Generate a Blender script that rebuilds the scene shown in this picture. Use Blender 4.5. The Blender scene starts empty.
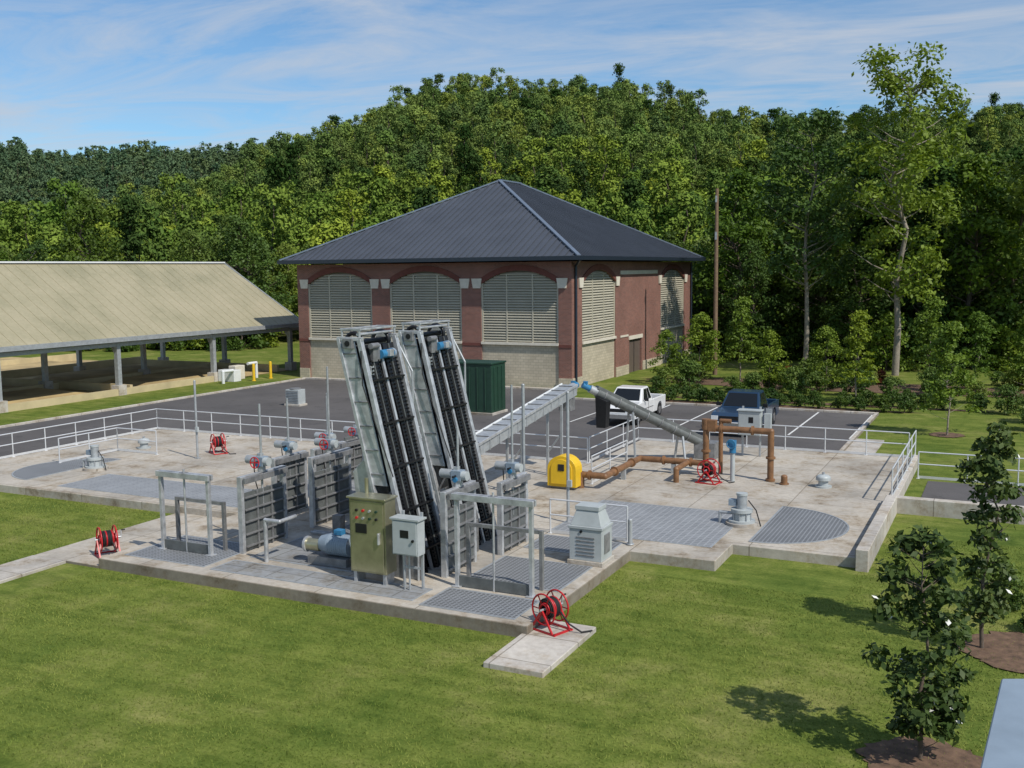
import bpy, math, random
import numpy as np
from mathutils import Vector, Matrix, Quaternion
random.seed(7); rng=np.random.default_rng(7)
scene=bpy.context.scene
rad=math.radians
COL=scene.collection

# ------------------------------------------------------------------ materials
def newmat(name):
    m=bpy.data.materials.new(name); m.use_nodes=True
    nt=m.node_tree; b=nt.nodes.get('Principled BSDF'); return m,nt,b
def N(nt,t,**kw):
    n=nt.nodes.new(t)
    for k,v in kw.items():
        if hasattr(n,k): setattr(n,k,v)
        else: n.inputs[k].default_value=v
    return n
def ramp(nt,fac,stops):
    r=nt.nodes.new('ShaderNodeValToRGB'); cr=r.color_ramp
    while len(cr.elements)<len(stops): cr.elements.new(0.5)
    for e,(p,c) in zip(cr.elements,stops):
        e.position=p; e.color=(c[0],c[1],c[2],1)
    nt.links.new(fac,r.inputs[0]); return r.outputs[0]
def mul(c,f): return tuple(min(1,x*f) for x in c)
def noise(nt,vec,scale,detail=4,rough=.55):
    n=N(nt,'ShaderNodeTexNoise'); n.inputs['Scale'].default_value=scale; n.inputs['Detail'].default_value=detail; n.inputs['Roughness'].default_value=rough
    nt.links.new(vec,n.inputs['Vector']); return n.outputs['Fac']
def objco(nt): return nt.nodes.new('ShaderNodeTexCoord').outputs['Object']
def mixc(nt,f,a,b,mode='MIX'):
    m=nt.nodes.new('ShaderNodeMix'); m.data_type='RGBA'; m.blend_type=mode
    for s,v in ((0,f),(6,a),(7,b)):
        if isinstance(v,(int,float)): m.inputs[s].default_value=v
        elif isinstance(v,tuple): m.inputs[s].default_value=(v[0],v[1],v[2],1)
        else: nt.links.new(v,m.inputs[s])
    return m.outputs[2]
def bump(nt,b,fac,strength=.3,dist=.02):
    bn=nt.nodes.new('ShaderNodeBump'); bn.inputs['Strength'].default_value=strength; bn.inputs['Distance'].default_value=dist
    nt.links.new(fac,bn.inputs['Height']); nt.links.new(bn.outputs[0],b.inputs['Normal'])
def simple(name,col,rough=.6,metal=0,var=.25,scale=3,bmp=0):
    m,nt,b=newmat(name); co=objco(nt)
    f=noise(nt,co,scale,5,.6)
    c=ramp(nt,f,[(.3,mul(col,1-var)),(.7,mul(col,1+var*.6))])
    nt.links.new(c,b.inputs['Base Color']); b.inputs['Roughness'].default_value=rough; b.inputs['Metallic'].default_value=metal
    if bmp: bump(nt,b,noise(nt,co,scale*12,3),bmp,.01)
    return m
def concrete(name,col,joint=3.0):
    m,nt,b=newmat(name); co=objco(nt)
    f1=noise(nt,co,.35,6,.65); f2=noise(nt,co,6,5,.7); f3=noise(nt,co,.9,8,.78)
    c=ramp(nt,f1,[(.3,mul(col,.66)),(.5,mul(col,.95)),(.72,mul(col,1.15))])
    c2=ramp(nt,f2,[(.25,(.70,.68,.66)),(.6,(1,1,1))])
    c=mixc(nt,.8,c,c2,'MULTIPLY')
    c=mixc(nt,1.0,c,ramp(nt,f3,[(.36,(.56,.49,.41)),(.43,(.86,.81,.74)),(.52,(1,1,1))]),'MULTIPLY')
    if joint:
        br=N(nt,'ShaderNodeTexBrick'); br.offset=0; br.squash=1
        for k,v in (('Scale',1),('Mortar Size',.018),('Brick Width',joint),('Row Height',joint)): br.inputs[k].default_value=v
        br.inputs['Color1'].default_value=(1,1,1,1); br.inputs['Color2'].default_value=(.90,.90,.91,1); br.inputs['Mortar'].default_value=(.5,.48,.45,1)
        nt.links.new(co,br.inputs['Vector']); c=mixc(nt,1.0,c,br.outputs['Color'],'MULTIPLY')
    nt.links.new(c,b.inputs['Base Color']); b.inputs['Roughness'].default_value=.85
    bump(nt,b,f2,.2,.01); return m
def grating(name,c1,c2,s=.1):
    m,nt,b=newmat(name); co=objco(nt)
    br=N(nt,'ShaderNodeTexBrick'); br.offset=0
    for k,v in (('Scale',1),('Mortar Size',.02),('Brick Width',s),('Row Height',s)): br.inputs[k].default_value=v
    br.inputs['Color1'].default_value=(*c1,1); br.inputs['Color2'].default_value=(*mul(c1,.85),1); br.inputs['Mortar'].default_value=(*c2,1)
    nt.links.new(co,br.inputs['Vector'])
    c=mixc(nt,.6,br.outputs['Color'],ramp(nt,noise(nt,co,1.2,4),[(.3,(.7,.7,.7)),(.7,(1,1,1))]),'MULTIPLY')
    nt.links.new(c,b.inputs['Base Color']); b.inputs['Roughness'].default_value=.6; return m
def leafmat(name,dark,light,haze_tint=(0,0,0),trans=.3,scale=.6):
    m=bpy.data.materials.new(name); m.use_nodes=True; nt=m.node_tree; nt.nodes.clear()
    out=nt.nodes.new('ShaderNodeOutputMaterial'); co=objco(nt)
    oi=nt.nodes.new('ShaderNodeObjectInfo')
    f=noise(nt,co,scale,2,.7)
    c=ramp(nt,f,[(.3,dark),(.7,light)])
    r=ramp(nt,oi.outputs['Random'],[(0,(.50,.64,.52)),(.25,(.78,.85,.75)),(.6,(1.0,1.0,.95)),(1,(1.3,1.15,.75))])
    c=mixc(nt,1.0,c,r,'MULTIPLY')
    if haze_tint!=(0,0,0): c=mixc(nt,1.0,c,haze_tint,'ADD')  # aerial haze painted into the leaf colour, no volume
    d=nt.nodes.new('ShaderNodeBsdfPrincipled') if trans else nt.nodes.new('ShaderNodeBsdfDiffuse')
    if trans:
        d.inputs['Roughness'].default_value=.55; d.inputs['Specular IOR Level'].default_value=.25
        nt.links.new(c,d.inputs['Base Color'])
        t=nt.nodes.new('ShaderNodeBsdfTranslucent'); mx=nt.nodes.new('ShaderNodeMixShader'); mx.inputs[0].default_value=trans
        nt.links.new(mixc(nt,1.0,c,(1.0,1.0,.5),'MULTIPLY'),t.inputs['Color'])
        nt.links.new(d.outputs[0],mx.inputs[1]); nt.links.new(t.outputs[0],mx.inputs[2]); nt.links.new(mx.outputs[0],out.inputs[0])
    else:
        nt.links.new(c,d.inputs['Color']); nt.links.new(d.outputs[0],out.inputs[0])
    return m

M={}
M['conc']=concrete('concrete_deck',(.50,.455,.385))
M['conc_light']=concrete('concrete_light',(.55,.51,.45),1.5)
M['plate']=concrete('cover_plate',(.30,.31,.315),1.0)
M['grate']=grating('steel_grating',(.12,.125,.13),(.27,.28,.29),.12)
M['grate2']=grating('light_grating',(.26,.27,.28),(.36,.37,.38),.2)
M['steel']=simple('stainless_steel',(.52,.53,.54),.42,.45,.35,4)
M['steel_d']=simple('weathered_steel',(.26,.26,.26),.5,.4,.35,5)
M['gate']=simple('gate_plate',(.15,.16,.155),.6,.3,.3,3)
M['dark']=simple('dark_metal',(.014,.014,.016),.42,.2,.3,8)
M['alu']=simple('aluminium_rail',(.70,.71,.72),.45,.35,.1,3)
M['galv']=simple('galvanised',(.42,.44,.45),.5,.4,.2,5)
M['olive']=simple('bronze_tinted_steel',(.42,.40,.27),.3,.7,.25,2)
M['greyp']=simple('grey_paint',(.41,.44,.44),.45,0,.14,2)
M['whitep']=simple('white_paint',(.72,.73,.72),.4,0,.08,2)
M['bluegrey']=simple('bluegrey_paint',(.24,.30,.36),.45,0,.12,3)
M['cyan']=simple('cyan_motor_paint',(.03,.18,.35),.4,0,.12,3)
M['yellow']=simple('yellow_paint',(.75,.47,.02),.45,0,.08,3)
M['red']=simple('red_paint',(.50,.015,.02),.4,0,.2,5)
M['brownpipe']=simple('brown_pipe_paint',(.23,.115,.05),.5,0,.35,4)
M['blk']=simple('black_rubber',(.015,.015,.016),.7,0,.2,8)
M['green_box']=simple('dark_green_paint',(.015,.05,.03),.5,0,.2,3)
M['wood']=simple('pole_wood',(.20,.13,.08),.85,0,.3,6)
M['roofmetal']=simple('slate_metal_roof',(.085,.095,.115),.45,.25,.15,.4)
M['roofcap']=simple('roof_cap_metal',(.17,.21,.27),.4,.3,.1,1)
M['fascia']=simple('fascia_navy',(.02,.03,.045),.4,.1,.1,1)
M['louver']=simple('louver_beige',(.45,.42,.33),.6,0,.08,1)
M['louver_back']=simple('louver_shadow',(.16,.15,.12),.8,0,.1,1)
M['cream']=simple('cream_stone',(.66,.61,.51),.8,0,.12,3,.2)
M['door']=simple('door_taupe',(.13,.10,.085),.5,0,.1,2)
M['tanwall']=simple('tan_bed_wall',(.52,.43,.25),.9,0,.25,.5)
M['mulch']=simple('mulch',(.15,.09,.055),.95,0,.5,5,.6)
M['soil']=simple('drying_bed_soil',(.44,.33,.16),.95,0,.4,.4,.3)
M['bark']=simple('bark',(.13,.10,.075),.9,0,.4,6,.4)
M['bark_pale']=simple('pale_bark',(.28,.24,.19),.85,0,.35,5,.3)
M['line']=simple('road_paint',(.7,.7,.68),.7,0,.2,6)
M['brick_dark']=simple('brick_soldier_course',(.15,.05,.038),.85,0,.2,4)
def brick_like(name,c1,c2,mo,bw,rh,ms):
    m,nt,b=newmat(name); co=objco(nt)
    s=nt.nodes.new('ShaderNodeSeparateXYZ'); nt.links.new(co,s.inputs[0])
    a=N(nt,'ShaderNodeMath',operation='ADD'); nt.links.new(s.outputs[0],a.inputs[0]); nt.links.new(s.outputs[1],a.inputs[1])
    cb=nt.nodes.new('ShaderNodeCombineXYZ'); nt.links.new(a.outputs[0],cb.inputs[0]); nt.links.new(s.outputs[2],cb.inputs[1])
    br=N(nt,'ShaderNodeTexBrick')
    for k,v in (('Scale',1),('Mortar Size',ms),('Brick Width',bw),('Row Height',rh),('Bias',-.1)): br.inputs[k].default_value=v
    br.inputs['Color1'].default_value=(*c1,1); br.inputs['Color2'].default_value=(*c2,1); br.inputs['Mortar'].default_value=(*mo,1)
    nt.links.new(cb.outputs[0],br.inputs['Vector'])
    c=mixc(nt,1.0,br.outputs['Color'],ramp(nt,noise(nt,co,.5,6),[(.3,(.75,.75,.75)),(.7,(1,1,1))]),'MULTIPLY')
    nt.links.new(c,b.inputs['Base Color']); b.inputs['Roughness'].default_value=.85
    return m
M['brick']=brick_like('red_brick',(.27,.105,.075),(.18,.07,.052),(.33,.26,.22),.24,.085,.008)
M['block']=brick_like('split_face_block',(.58,.51,.38),(.48,.42,.31),(.35,.32,.25),.4,.2,.012)
def canroof():
    m,nt,b=newmat('tan_canopy_roof'); co=objco(nt)
    c=ramp(nt,noise(nt,co,.3,6,.65),[(.3,(.27,.25,.155)),(.5,(.345,.31,.20)),(.7,(.39,.345,.23))])
    c=mixc(nt,.6,c,ramp(nt,noise(nt,co,5,4,.7),[(.3,(.75,.75,.72)),(.65,(1,1,1))]),'MULTIPLY')
    nt.links.new(c,b.inputs['Base Color']); b.inputs['Roughness'].default_value=.6; return m
M['canroof']=canroof()
def asphaltm():
    m,nt,b=newmat('asphalt'); co=objco(nt)
    c=ramp(nt,noise(nt,co,.2,6,.65),[(.3,(.080,.074,.072)),(.7,(.13,.12,.116))])
    c=mixc(nt,.6,c,ramp(nt,noise(nt,co,30,2),[(.3,(.6,.6,.6)),(.7,(1,1,1))]),'MULTIPLY')
    c=mixc(nt,.7,c,ramp(nt,noise(nt,co,.7,6,.8),[(.36,(.6,.6,.6)),(.44,(1,1,1))]),'MULTIPLY')
    nt.links.new(c,b.inputs['Base Color']); b.inputs['Roughness'].default_value=.9; return m
M['asphalt']=asphaltm()
def grassm():
    m,nt,b=newmat('lawn_grass'); co=objco(nt)
    f1=noise(nt,co,.25,7,.75); f2=noise(nt,co,1.3,6,.75); f3=noise(nt,co,13,5,.85)
    c=ramp(nt,f1,[(.36,(.135,.185,.034)),(.5,(.205,.24,.05)),(.64,(.32,.305,.10))])
    c=mixc(nt,.95,c,ramp(nt,f2,[(.34,(.55,.64,.52)),(.5,(.9,.92,.88)),(.66,(1.0,1.0,1.0))]),'MULTIPLY')
    mp=nt.nodes.new('ShaderNodeMapping'); mp.inputs['Rotation'].default_value=(0,0,rad(8)); mp.inputs['Scale'].default_value=(.12,1,1); nt.links.new(co,mp.inputs['Vector'])
    f4=noise(nt,mp.outputs[0],2.2,4,.6)
    c=mixc(nt,.85,c,ramp(nt,f4,[(.40,(.68,.74,.64)),(.6,(1,1,1))]),'MULTIPLY')
    c=mixc(nt,.85,c,ramp(nt,f3,[(.33,(.45,.52,.42)),(.58,(1,1,1))]),'MULTIPLY')
    nt.links.new(c,b.inputs['Base Color']); b.inputs['Roughness'].default_value=.9; b.inputs['Specular IOR Level'].default_value=.1
    bump(nt,b,f3,.5,.03); return m
M['grass']=grassm()
M['blade']=leafmat('grass_blades',(.13,.18,.035),(.32,.33,.09),trans=0,scale=.3)
M['leaf_mid']=leafmat('leaves_hill',(.08,.135,.022),(.155,.215,.038),haze_tint=(.004,.007,.007),trans=.25)  # hill leaf colours carry a little painted distance haze
M['leaf_hm']=leafmat('leaves_hill_mid',(.11,.165,.025),(.20,.27,.045),haze_tint=(.006,.010,.008),trans=0)
M['leaf_hb']=leafmat('leaves_hill_bright',(.15,.215,.03),(.26,.335,.055),haze_tint=(.006,.010,.008),trans=0)
M['leaf_hd']=leafmat('leaves_hill_dark',(.065,.115,.024),(.13,.19,.04),haze_tint=(.006,.010,.008),trans=0)
M['leaf_hm2']=leafmat('leaves_ridge_mid_hazed',(.115,.165,.035),(.20,.26,.06),haze_tint=(.012,.019,.017),trans=0)  # ridge set: hill leaves with stronger distance haze painted in
M['leaf_hb2']=leafmat('leaves_ridge_bright_hazed',(.15,.21,.04),(.26,.33,.07),haze_tint=(.012,.019,.017),trans=0)
M['leaf_hd2']=leafmat('leaves_ridge_dark_hazed',(.07,.115,.03),(.14,.19,.05),haze_tint=(.012,.019,.017),trans=0)
M['leaf_far']=leafmat('leaves_far_hill_hazed',(.065,.10,.035),(.115,.16,.055),haze_tint=(.018,.032,.038),trans=0)  # bluish distance haze painted into the far leaf colour
M['leaf_dark']=leafmat('leaves_dark',(.040,.080,.014),(.09,.15,.024),trans=.25)
M['leaf_bright']=leafmat('leaves_bright',(.115,.18,.022),(.20,.28,.036))
M['leaf_pine']=leafmat('pine_needles',(.036,.07,.022),(.08,.12,.035),trans=0)
M['leaf_mag']=leafmat('magnolia_leaves',(.045,.08,.018),(.12,.155,.045),trans=.2,scale=3)
M['leaf_red']=leafmat('red_shrub_leaves',(.16,.035,.02),(.22,.08,.03))
M['petal']=simple('white_flower',(.75,.75,.68),.6)
m,nt,b=newmat('dark_glass'); b.inputs['Base Color'].default_value=(.012,.014,.016,1); b.inputs['Roughness'].default_value=.06; M['glass']=m
def paint(n,c):
    m,nt,b=newmat(n); b.inputs['Base Color'].default_value=(*c,1); b.inputs['Roughness'].default_value=.3; b.inputs['Coat Weight'].default_value=.6; return m
M['car_white']=paint('white_car_paint',(.75,.75,.74)); M['car_blue']=paint('navy_car_paint',(.012,.035,.075))
M['chrome']=simple('chrome',(.7,.7,.7),.2,.9,.05,3)
M['lampred']=simple('tail_lamp',(.35,.01,.01),.3)

# ------------------------------------------------------------------ geometry builder
import bmesh
class G:
    def __init__(s): s.v=[];s.f=[];s.m=[];s.sm=[];s.mats=[]
    def mi(s,k):
        if k not in s.mats: s.mats.append(k)
        return s.mats.index(k)
    def add(s,vs,fs,mat,smooth=False):
        o=len(s.v); s.v+= [tuple(p) for p in vs]; i=s.mi(mat)
        for f in fs: s.f.append(tuple(a+o for a in f)); s.m.append(i); s.sm.append(smooth)
    def hexa(s,b,t,mat):
        s.add(list(b)+list(t),[(3,2,1,0),(4,5,6,7),(0,1,5,4),(1,2,6,5),(2,3,7,6),(3,0,4,7)],mat)
    def box(s,x0,x1,y0,y1,z0,z1,mat):
        s.hexa([(x0,y0,z0),(x1,y0,z0),(x1,y1,z0),(x0,y1,z0)],[(x0,y0,z1),(x1,y0,z1),(x1,y1,z1),(x0,y1,z1)],mat)
    def cbox(s,c,d,mat,rz=0):
        cx,cy,cz=c;a,b_,h=d[0]/2,d[1]/2,d[2]/2;ca,sa=math.cos(rz),math.sin(rz)
        P=lambda x,y,z:(cx+x*ca-y*sa,cy+x*sa+y*ca,cz+z)
        s.hexa([P(-a,-b_,-h),P(a,-b_,-h),P(a,b_,-h),P(-a,b_,-h)],[P(-a,-b_,h),P(a,-b_,h),P(a,b_,h),P(-a,b_,h)],mat)
    def beam(s,p,q,w,h,mat,up=(0,0,1)):
        p=Vector(p);q=Vector(q);d=(q-p).normalized();u=Vector(up)
        if abs(d.dot(u))>.98: u=Vector((0,1,0))
        r=d.cross(u).normalized();u=r.cross(d)
        r=r*w/2;u=u*h/2
        s.hexa([p-r-u,p+r-u,p+r+u,p-r+u],[q-r-u,q+r-u,q+r+u,q-r+u],mat)
    def cyl(s,p,q,r,mat,seg=12,r2=None,cap=True):
        p=Vector(p);q=Vector(q);r2=r if r2 is None else r2
        d=(q-p).normalized();u=Vector((0,0,1)) if abs(d.z)<.9 else Vector((1,0,0))
        a=d.cross(u).normalized();b=d.cross(a)
        vs=[];
        for c,R in((p,r),(q,r2)):
            for i in range(seg):
                t=2*math.pi*i/seg; vs.append(c+a*math.cos(t)*R+b*math.sin(t)*R)
        s.add(vs,[(i,(i+1)%seg,seg+(i+1)%seg,seg+i) for i in range(seg)],mat,True)
        if cap: s.add(vs[:seg],[tuple(range(seg))],mat); s.add(vs[seg:],[tuple(range(seg))[::-1]],mat)
    def path(s,pts,r,mat,seg=12):
        for a,b in zip(pts[:-1],pts[1:]): s.cyl(a,b,r,mat,seg)
        for p in pts[1:-1]: s.sph(p,r*1.03,mat)
    def sph(s,c,r,mat,sc=(1,1,1),seg=12,rings=7):
        vs=[];fs=[]
        for j in range(rings+1):
            ph=math.pi*j/rings
            for i in range(seg):
                t=2*math.pi*i/seg; vs.append((c[0]+r*sc[0]*math.sin(ph)*math.cos(t),c[1]+r*sc[1]*math.sin(ph)*math.sin(t),c[2]+r*sc[2]*math.cos(ph)))
        for j in range(rings):
            for i in range(seg): fs.append((j*seg+i,(j+1)*seg+i,(j+1)*seg+(i+1)%seg,j*seg+(i+1)%seg))
        s.add(vs,fs,mat,True)
    def torus(s,c,R,r,ax,mat,seg=24,k=6):
        ax=Vector(ax).normalized();u=Vector((0,0,1)) if abs(ax.z)<.9 else Vector((1,0,0))
        a=ax.cross(u).normalized();b=ax.cross(a);c=Vector(c);vs=[];fs=[]
        for i in range(seg):
            t=2*math.pi*i/seg;d=a*math.cos(t)+b*math.sin(t)
            for j in range(k):
                p=2*math.pi*j/k; vs.append(c+d*(R+r*math.cos(p))+ax*r*math.sin(p))
        for i in range(seg):
            for j in range(k): fs.append((i*k+j,((i+1)%seg)*k+j,((i+1)%seg)*k+(j+1)%k,i*k+(j+1)%k))
        s.add(vs,fs,mat,True)
    def prism(s,pts,e0,e1,ax,mat):
        def P(p,e): return {'x':(e,p[0],p[1]),'y':(p[0],e,p[1]),'z':(p[0],p[1],e)}[ax]
        n=len(pts);vs=[P(p,e0) for p in pts]+[P(p,e1) for p in pts]
        s.add(vs,[tuple(range(n))[::-1],tuple(range(n,2*n))]+[(i,(i+1)%n,n+(i+1)%n,n+i) for i in range(n)],mat)
    def poly(s,pts,mat): s.add(pts,[tuple(range(len(pts)))],mat)
    def finish(s,name,parent=None,bevel=0,loc=None,rz=0):
        me=bpy.data.meshes.new(name); me.from_pydata(s.v,[],s.f)
        for k in s.mats: me.materials.append(M[k])
        me.polygons.foreach_set('material_index',s.m); me.polygons.foreach_set('use_smooth',s.sm)
        bm=bmesh.new();bm.from_mesh(me);bmesh.ops.recalc_face_normals(bm,faces=bm.faces);bm.to_mesh(me);bm.free()
        me.update(); ob=bpy.data.objects.new(name,me); COL.objects.link(ob)
        if loc: ob.location=loc
        ob.rotation_euler[2]=rz
        if parent: ob.parent=parent
        if bevel:
            b=ob.modifiers.new('b','BEVEL'); b.width=bevel; b.segments=1; b.limit_method='ANGLE'; b.angle_limit=rad(50)
        return ob
def empty(name,loc=(0,0,0)):
    e=bpy.data.objects.new(name,None); COL.objects.link(e); e.location=loc; return e

# ------------------------------------------------------------------ camera, light, world
CAMX,CAMY,H=9.71,-20.4,8.4
YAW=rad(26.2)
cam=bpy.data.cameras.new('camera'); co_=bpy.data.objects.new('camera',cam); COL.objects.link(co_)
co_.location=(CAMX,CAMY,H)
co_.rotation_euler=(Matrix.Rotation(YAW,3,'Z')@Matrix.Rotation(rad(90-6.4),3,'X')@Matrix.Rotation(rad(-.6),3,'Z')).to_euler()
cam.lens=36; cam.sensor_width=36; cam.clip_end=5000; cam.clip_start=.1
scene.camera=co_
elev=rad(48); S=Vector((math.cos(elev)*.93,math.cos(elev)*-.37,math.sin(elev))).normalized()
sun=bpy.data.lights.new('sun','SUN'); sun.energy=4.0; sun.angle=rad(.6); sun.color=(1,.95,.87)
so=bpy.data.objects.new('sun',sun); COL.objects.link(so); so.rotation_euler=S.to_track_quat('Z','Y').to_euler(); so.location=(40,-10,60)
w=bpy.data.worlds.new('World'); scene.world=w; w.use_nodes=True; nt=w.node_tree
bg=nt.nodes['Background']; bg.inputs[1].default_value=.15
sky=nt.nodes.new('ShaderNodeTexSky'); sky.sky_type='NISHITA'; sky.sun_disc=False; sky.sun_elevation=elev; sky.sun_rotation=math.atan2(S.x,S.y)
sky.air_density=1.0; sky.dust_density=.3; sky.ozone_density=2.5
tc=nt.nodes.new('ShaderNodeTexCoord').outputs['Generated']
tint=mixc(nt,1.0,sky.outputs[0],(.56,.72,.82),'MULTIPLY')
sp=nt.nodes.new('ShaderNodeSeparateXYZ'); nt.links.new(tc,sp.inputs[0])
az=N(nt,'ShaderNodeMath',operation='ADD'); nt.links.new(sp.outputs[2],az.inputs[0]); az.inputs[1].default_value=.04
dx=N(nt,'ShaderNodeMath',operation='DIVIDE'); nt.links.new(sp.outputs[0],dx.inputs[0]); nt.links.new(az.outputs[0],dx.inputs[1])
dy=N(nt,'ShaderNodeMath',operation='DIVIDE'); nt.links.new(sp.outputs[1],dy.inputs[0]); nt.links.new(az.outputs[0],dy.inputs[1])
cb=nt.nodes.new('ShaderNodeCombineXYZ'); nt.links.new(dx.outputs[0],cb.inputs[0]); nt.links.new(dy.outputs[0],cb.inputs[1])
mp=nt.nodes.new('ShaderNodeMapping'); mp.inputs['Rotation'].default_value=(0,0,rad(-40)); mp.inputs['Scale'].default_value=(.75,1.5,1); nt.links.new(cb.outputs[0],mp.inputs['Vector'])
cn=N(nt,'ShaderNodeTexNoise'); cn.inputs['Scale'].default_value=.95; cn.inputs['Detail'].default_value=10; cn.inputs['Roughness'].default_value=.64; cn.inputs['Distortion'].default_value=.9
nt.links.new(mp.outputs[0],cn.inputs['Vector'])
cf_=ramp(nt,cn.outputs['Fac'],[(.38,(0,0,0)),(.66,(.75,.75,.75))])
final=mixc(nt,cf_,tint,(3.6,3.9,4.4))
nt.links.new(final,bg.inputs[0])
scene.view_settings.view_transform='Standard'; scene.view_settings.look='None'; scene.view_settings.exposure=0

# ------------------------------------------------------------------ terrain
def sm(t): t=np.clip(t,0,1); return t*t*(3-2*t)
cY,sY=math.cos(YAW),math.sin(YAW)
def to_local(X,Y): return CAMX+X*cY-Y*sY, CAMY+X*sY+Y*cY
def to_survey(x,y):
    return (x-CAMX)*cY+(y-CAMY)*sY, -(x-CAMX)*sY+(y-CAMY)*cY
def hsurv(X,Y):
    a=54*sm((Y-112)/250)*sm((X+150)/130)*(1-.20*sm((X+5)/120))
    b=55*sm((Y-290)/190)*(1-.10*sm((X+230)/120))
    n=(2.2*np.sin(X*.045+1)+1.6*np.sin(Y*.06+X*.02)+1.2*np.sin(X*.11+Y*.03))*sm((Y-120)/60)
    return np.maximum(a,b)+n
def hloc(x,y):
    X,Y=to_survey(x,y); return hsurv(X,Y)
t=np.linspace(-1,1,181); g=np.sinh(t*3.2)/np.sinh(3.2)*2500
gx,gy=np.meshgrid(g-10,g+60,indexing='ij'); gz=hloc(gx,gy)
vs=np.stack([gx,gy,gz],-1).reshape(-1,3); n=181
idx=np.arange(n*n).reshape(n,n)
fs=np.stack([idx[:-1,:-1],idx[1:,:-1],idx[1:,1:],idx[:-1,1:]],-1).reshape(-1,4)
def npmesh(name,vs,fs,mats,mi=None,smooth=False):
    me=bpy.data.meshes.new(name); k=fs.shape[1]
    me.vertices.add(len(vs)); me.vertices.foreach_set('co',vs.astype(np.float32).ravel())
    me.loops.add(fs.size); me.loops.foreach_set('vertex_index',fs.astype(np.int32).ravel())
    me.polygons.add(len(fs)); me.polygons.foreach_set('loop_start',np.arange(0,fs.size,k,dtype=np.int32))
    try: me.polygons.foreach_set('loop_total',np.full(len(fs),k,dtype=np.int32))
    except Exception: pass
    for m_ in mats: me.materials.append(m_)
    if mi is not None: me.polygons.foreach_set('material_index',mi.astype(np.int32))
    if smooth: me.polygons.foreach_set('use_smooth',np.ones(len(fs),bool))
    me.update(calc_edges=True); me.validate(); return me
me=npmesh('ground',vs,fs,[M['grass']],smooth=True); COL.objects.link(bpy.data.objects.new('ground',me))

def flat(name,pts,z,mat):
    b=G(); b.poly([(x,y,z) for x,y in pts],mat); return b.finish(name)
flat('asphalt_road',[(-40,-12),(-30.7,-12),(-30.7,19.4),(-6.2,19.4),(-6.2,25.8),(2.8,25.8),(2.8,40),(-17,40),(-17,44),(-40,44)],.02,'asphalt')
flat('asphalt_drive',[(6.9,16.6),(40,16.6),(40,22),(6.9,22)],.02,'asphalt')
b=G()
for i in range(6):
    x=-12.1+i*2.95; b.poly([(x,31,.026),(x+.1,31,.026),(x+.1,39.8,.026),(x,39.8,.026)],'line')
b.finish('parking_lines')
b=G()
b.box(2.8,3.0,25.8,40.2,-.1,.14,'conc_light'); b.box(-17,2.8,40,40.2,-.1,.14,'conc_light'); b.box(-17.2,-17,40,44,-.1,.14,'conc_light')
b.box(-40.2,-40,-12,44.2,-.1,.14,'conc_light'); b.box(-40,-17.2,44,44.2,-.1,.14,'conc_light')
b.box(-30.68,-30.5,-12,19.3,-.1,.1,'conc_light')
b.finish('road_kerb',bevel=.02)
b=G(); b.box(3.0,4.3,25.8,31,-.1,.06,'conc_light'); b.box(-40,-18.2,44.2,45.0,-.1,.08,'conc_light'); b.finish('sidewalk')
b=G(); b.box(-16.3,-14.9,-14,0,-.1,.08,'conc_light'); b.box(-16.3,-13.6,0,5.9,-.1,.07,'conc'); b.finish('concrete_path',bevel=.01)
b=G(); b.box(-.15,1.25,-1.9,-.003,-.1,.12,'conc_light'); b.box(.003,1.25,-.003,1.1,-.1,.12,'conc_light'); b.finish('concrete_pad',bevel=.015)

# ------------------------------------------------------------------ deck
DZ=.3
b=G()
b.prism([(-30.4,5.9),(-13.6,5.9),(-13.6,0),(0,0),(0,6.9),(2.5,6.9),(2.5,8.8),(6.0,8.8),(6.0,25.4),(-6,25.4),(-6,19),(-30.4,19)],-.4,DZ,'z','conc')
b.finish('concrete_deck',bevel=.02)
b=G(); b.box(6.0,6.35,8.5,16.0,-.3,.62,'conc_light'); b.box(6.0,26,16.0,16.35,-.3,.55,'conc_light'); b.box(6.0,6.3,16.35,25.4,-.3,.42,'conc_light')
b.finish('retaining_wall',bevel=.02)
def inlay(name,x0,x1,y0,y1,mat):
    b=G(); z=DZ+.012
    b.poly([(x0,y0,z),(x1,y0,z),(x1,y1,z),(x0,y1,z)],mat)
    e=.05
    for q in ((x0-e,x1+e,y0-e,y0),(x0-e,x1+e,y1,y1+e),(x0-e,x0,y0,y1),(x1,x1+e,y0,y1)): b.box(*q,DZ-.02,DZ+.018,'galv')
    b.finish(name)
inlay('floor_grating',-13.1,-10.2,.6,2.9,'grate'); inlay('floor_grating',-3.0,-.5,.3,1.7,'grate'); inlay('floor_grating',-3.0,-.4,2.6,4.9,'grate')
inlay('channel_cover_plate',-9.8,-3.4,.5,1.4,'plate'); inlay('channel_cover_plate',-9.6,-6.2,1.9,4.2,'plate')
inlay('channel_cover_plate',-3,2.0,8.2,12.6,'grate2'); inlay('channel_cover_plate',-23,-14,6.6,9.0,'grate2')
inlay('floor_grating',-9.2,-7,5.2,7.3,'grate'); inlay('floor_grating',-2.9,-.5,6.0,7.5,'grate'); inlay('floor_grating',-14.8,-11,9,12,'grate2')
def halfdisc(name,cx,cy,r,side):
    b=G(); pts=[(cx+side*r*math.cos(t),cy+r*math.sin(t),DZ+.012) for t in np.linspace(-math.pi/2,math.pi/2,28)]
    b.poly(pts,'grate')
    for p,q in zip(pts,pts[1:]+pts[:1]): b.beam(p,q,.06,.02,'galv')
    b.finish(name)
halfdisc('floor_grating',2.9,11.7,2.45,1); halfdisc('floor_grating',-25.2,9.3,2.4,-1)

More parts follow.
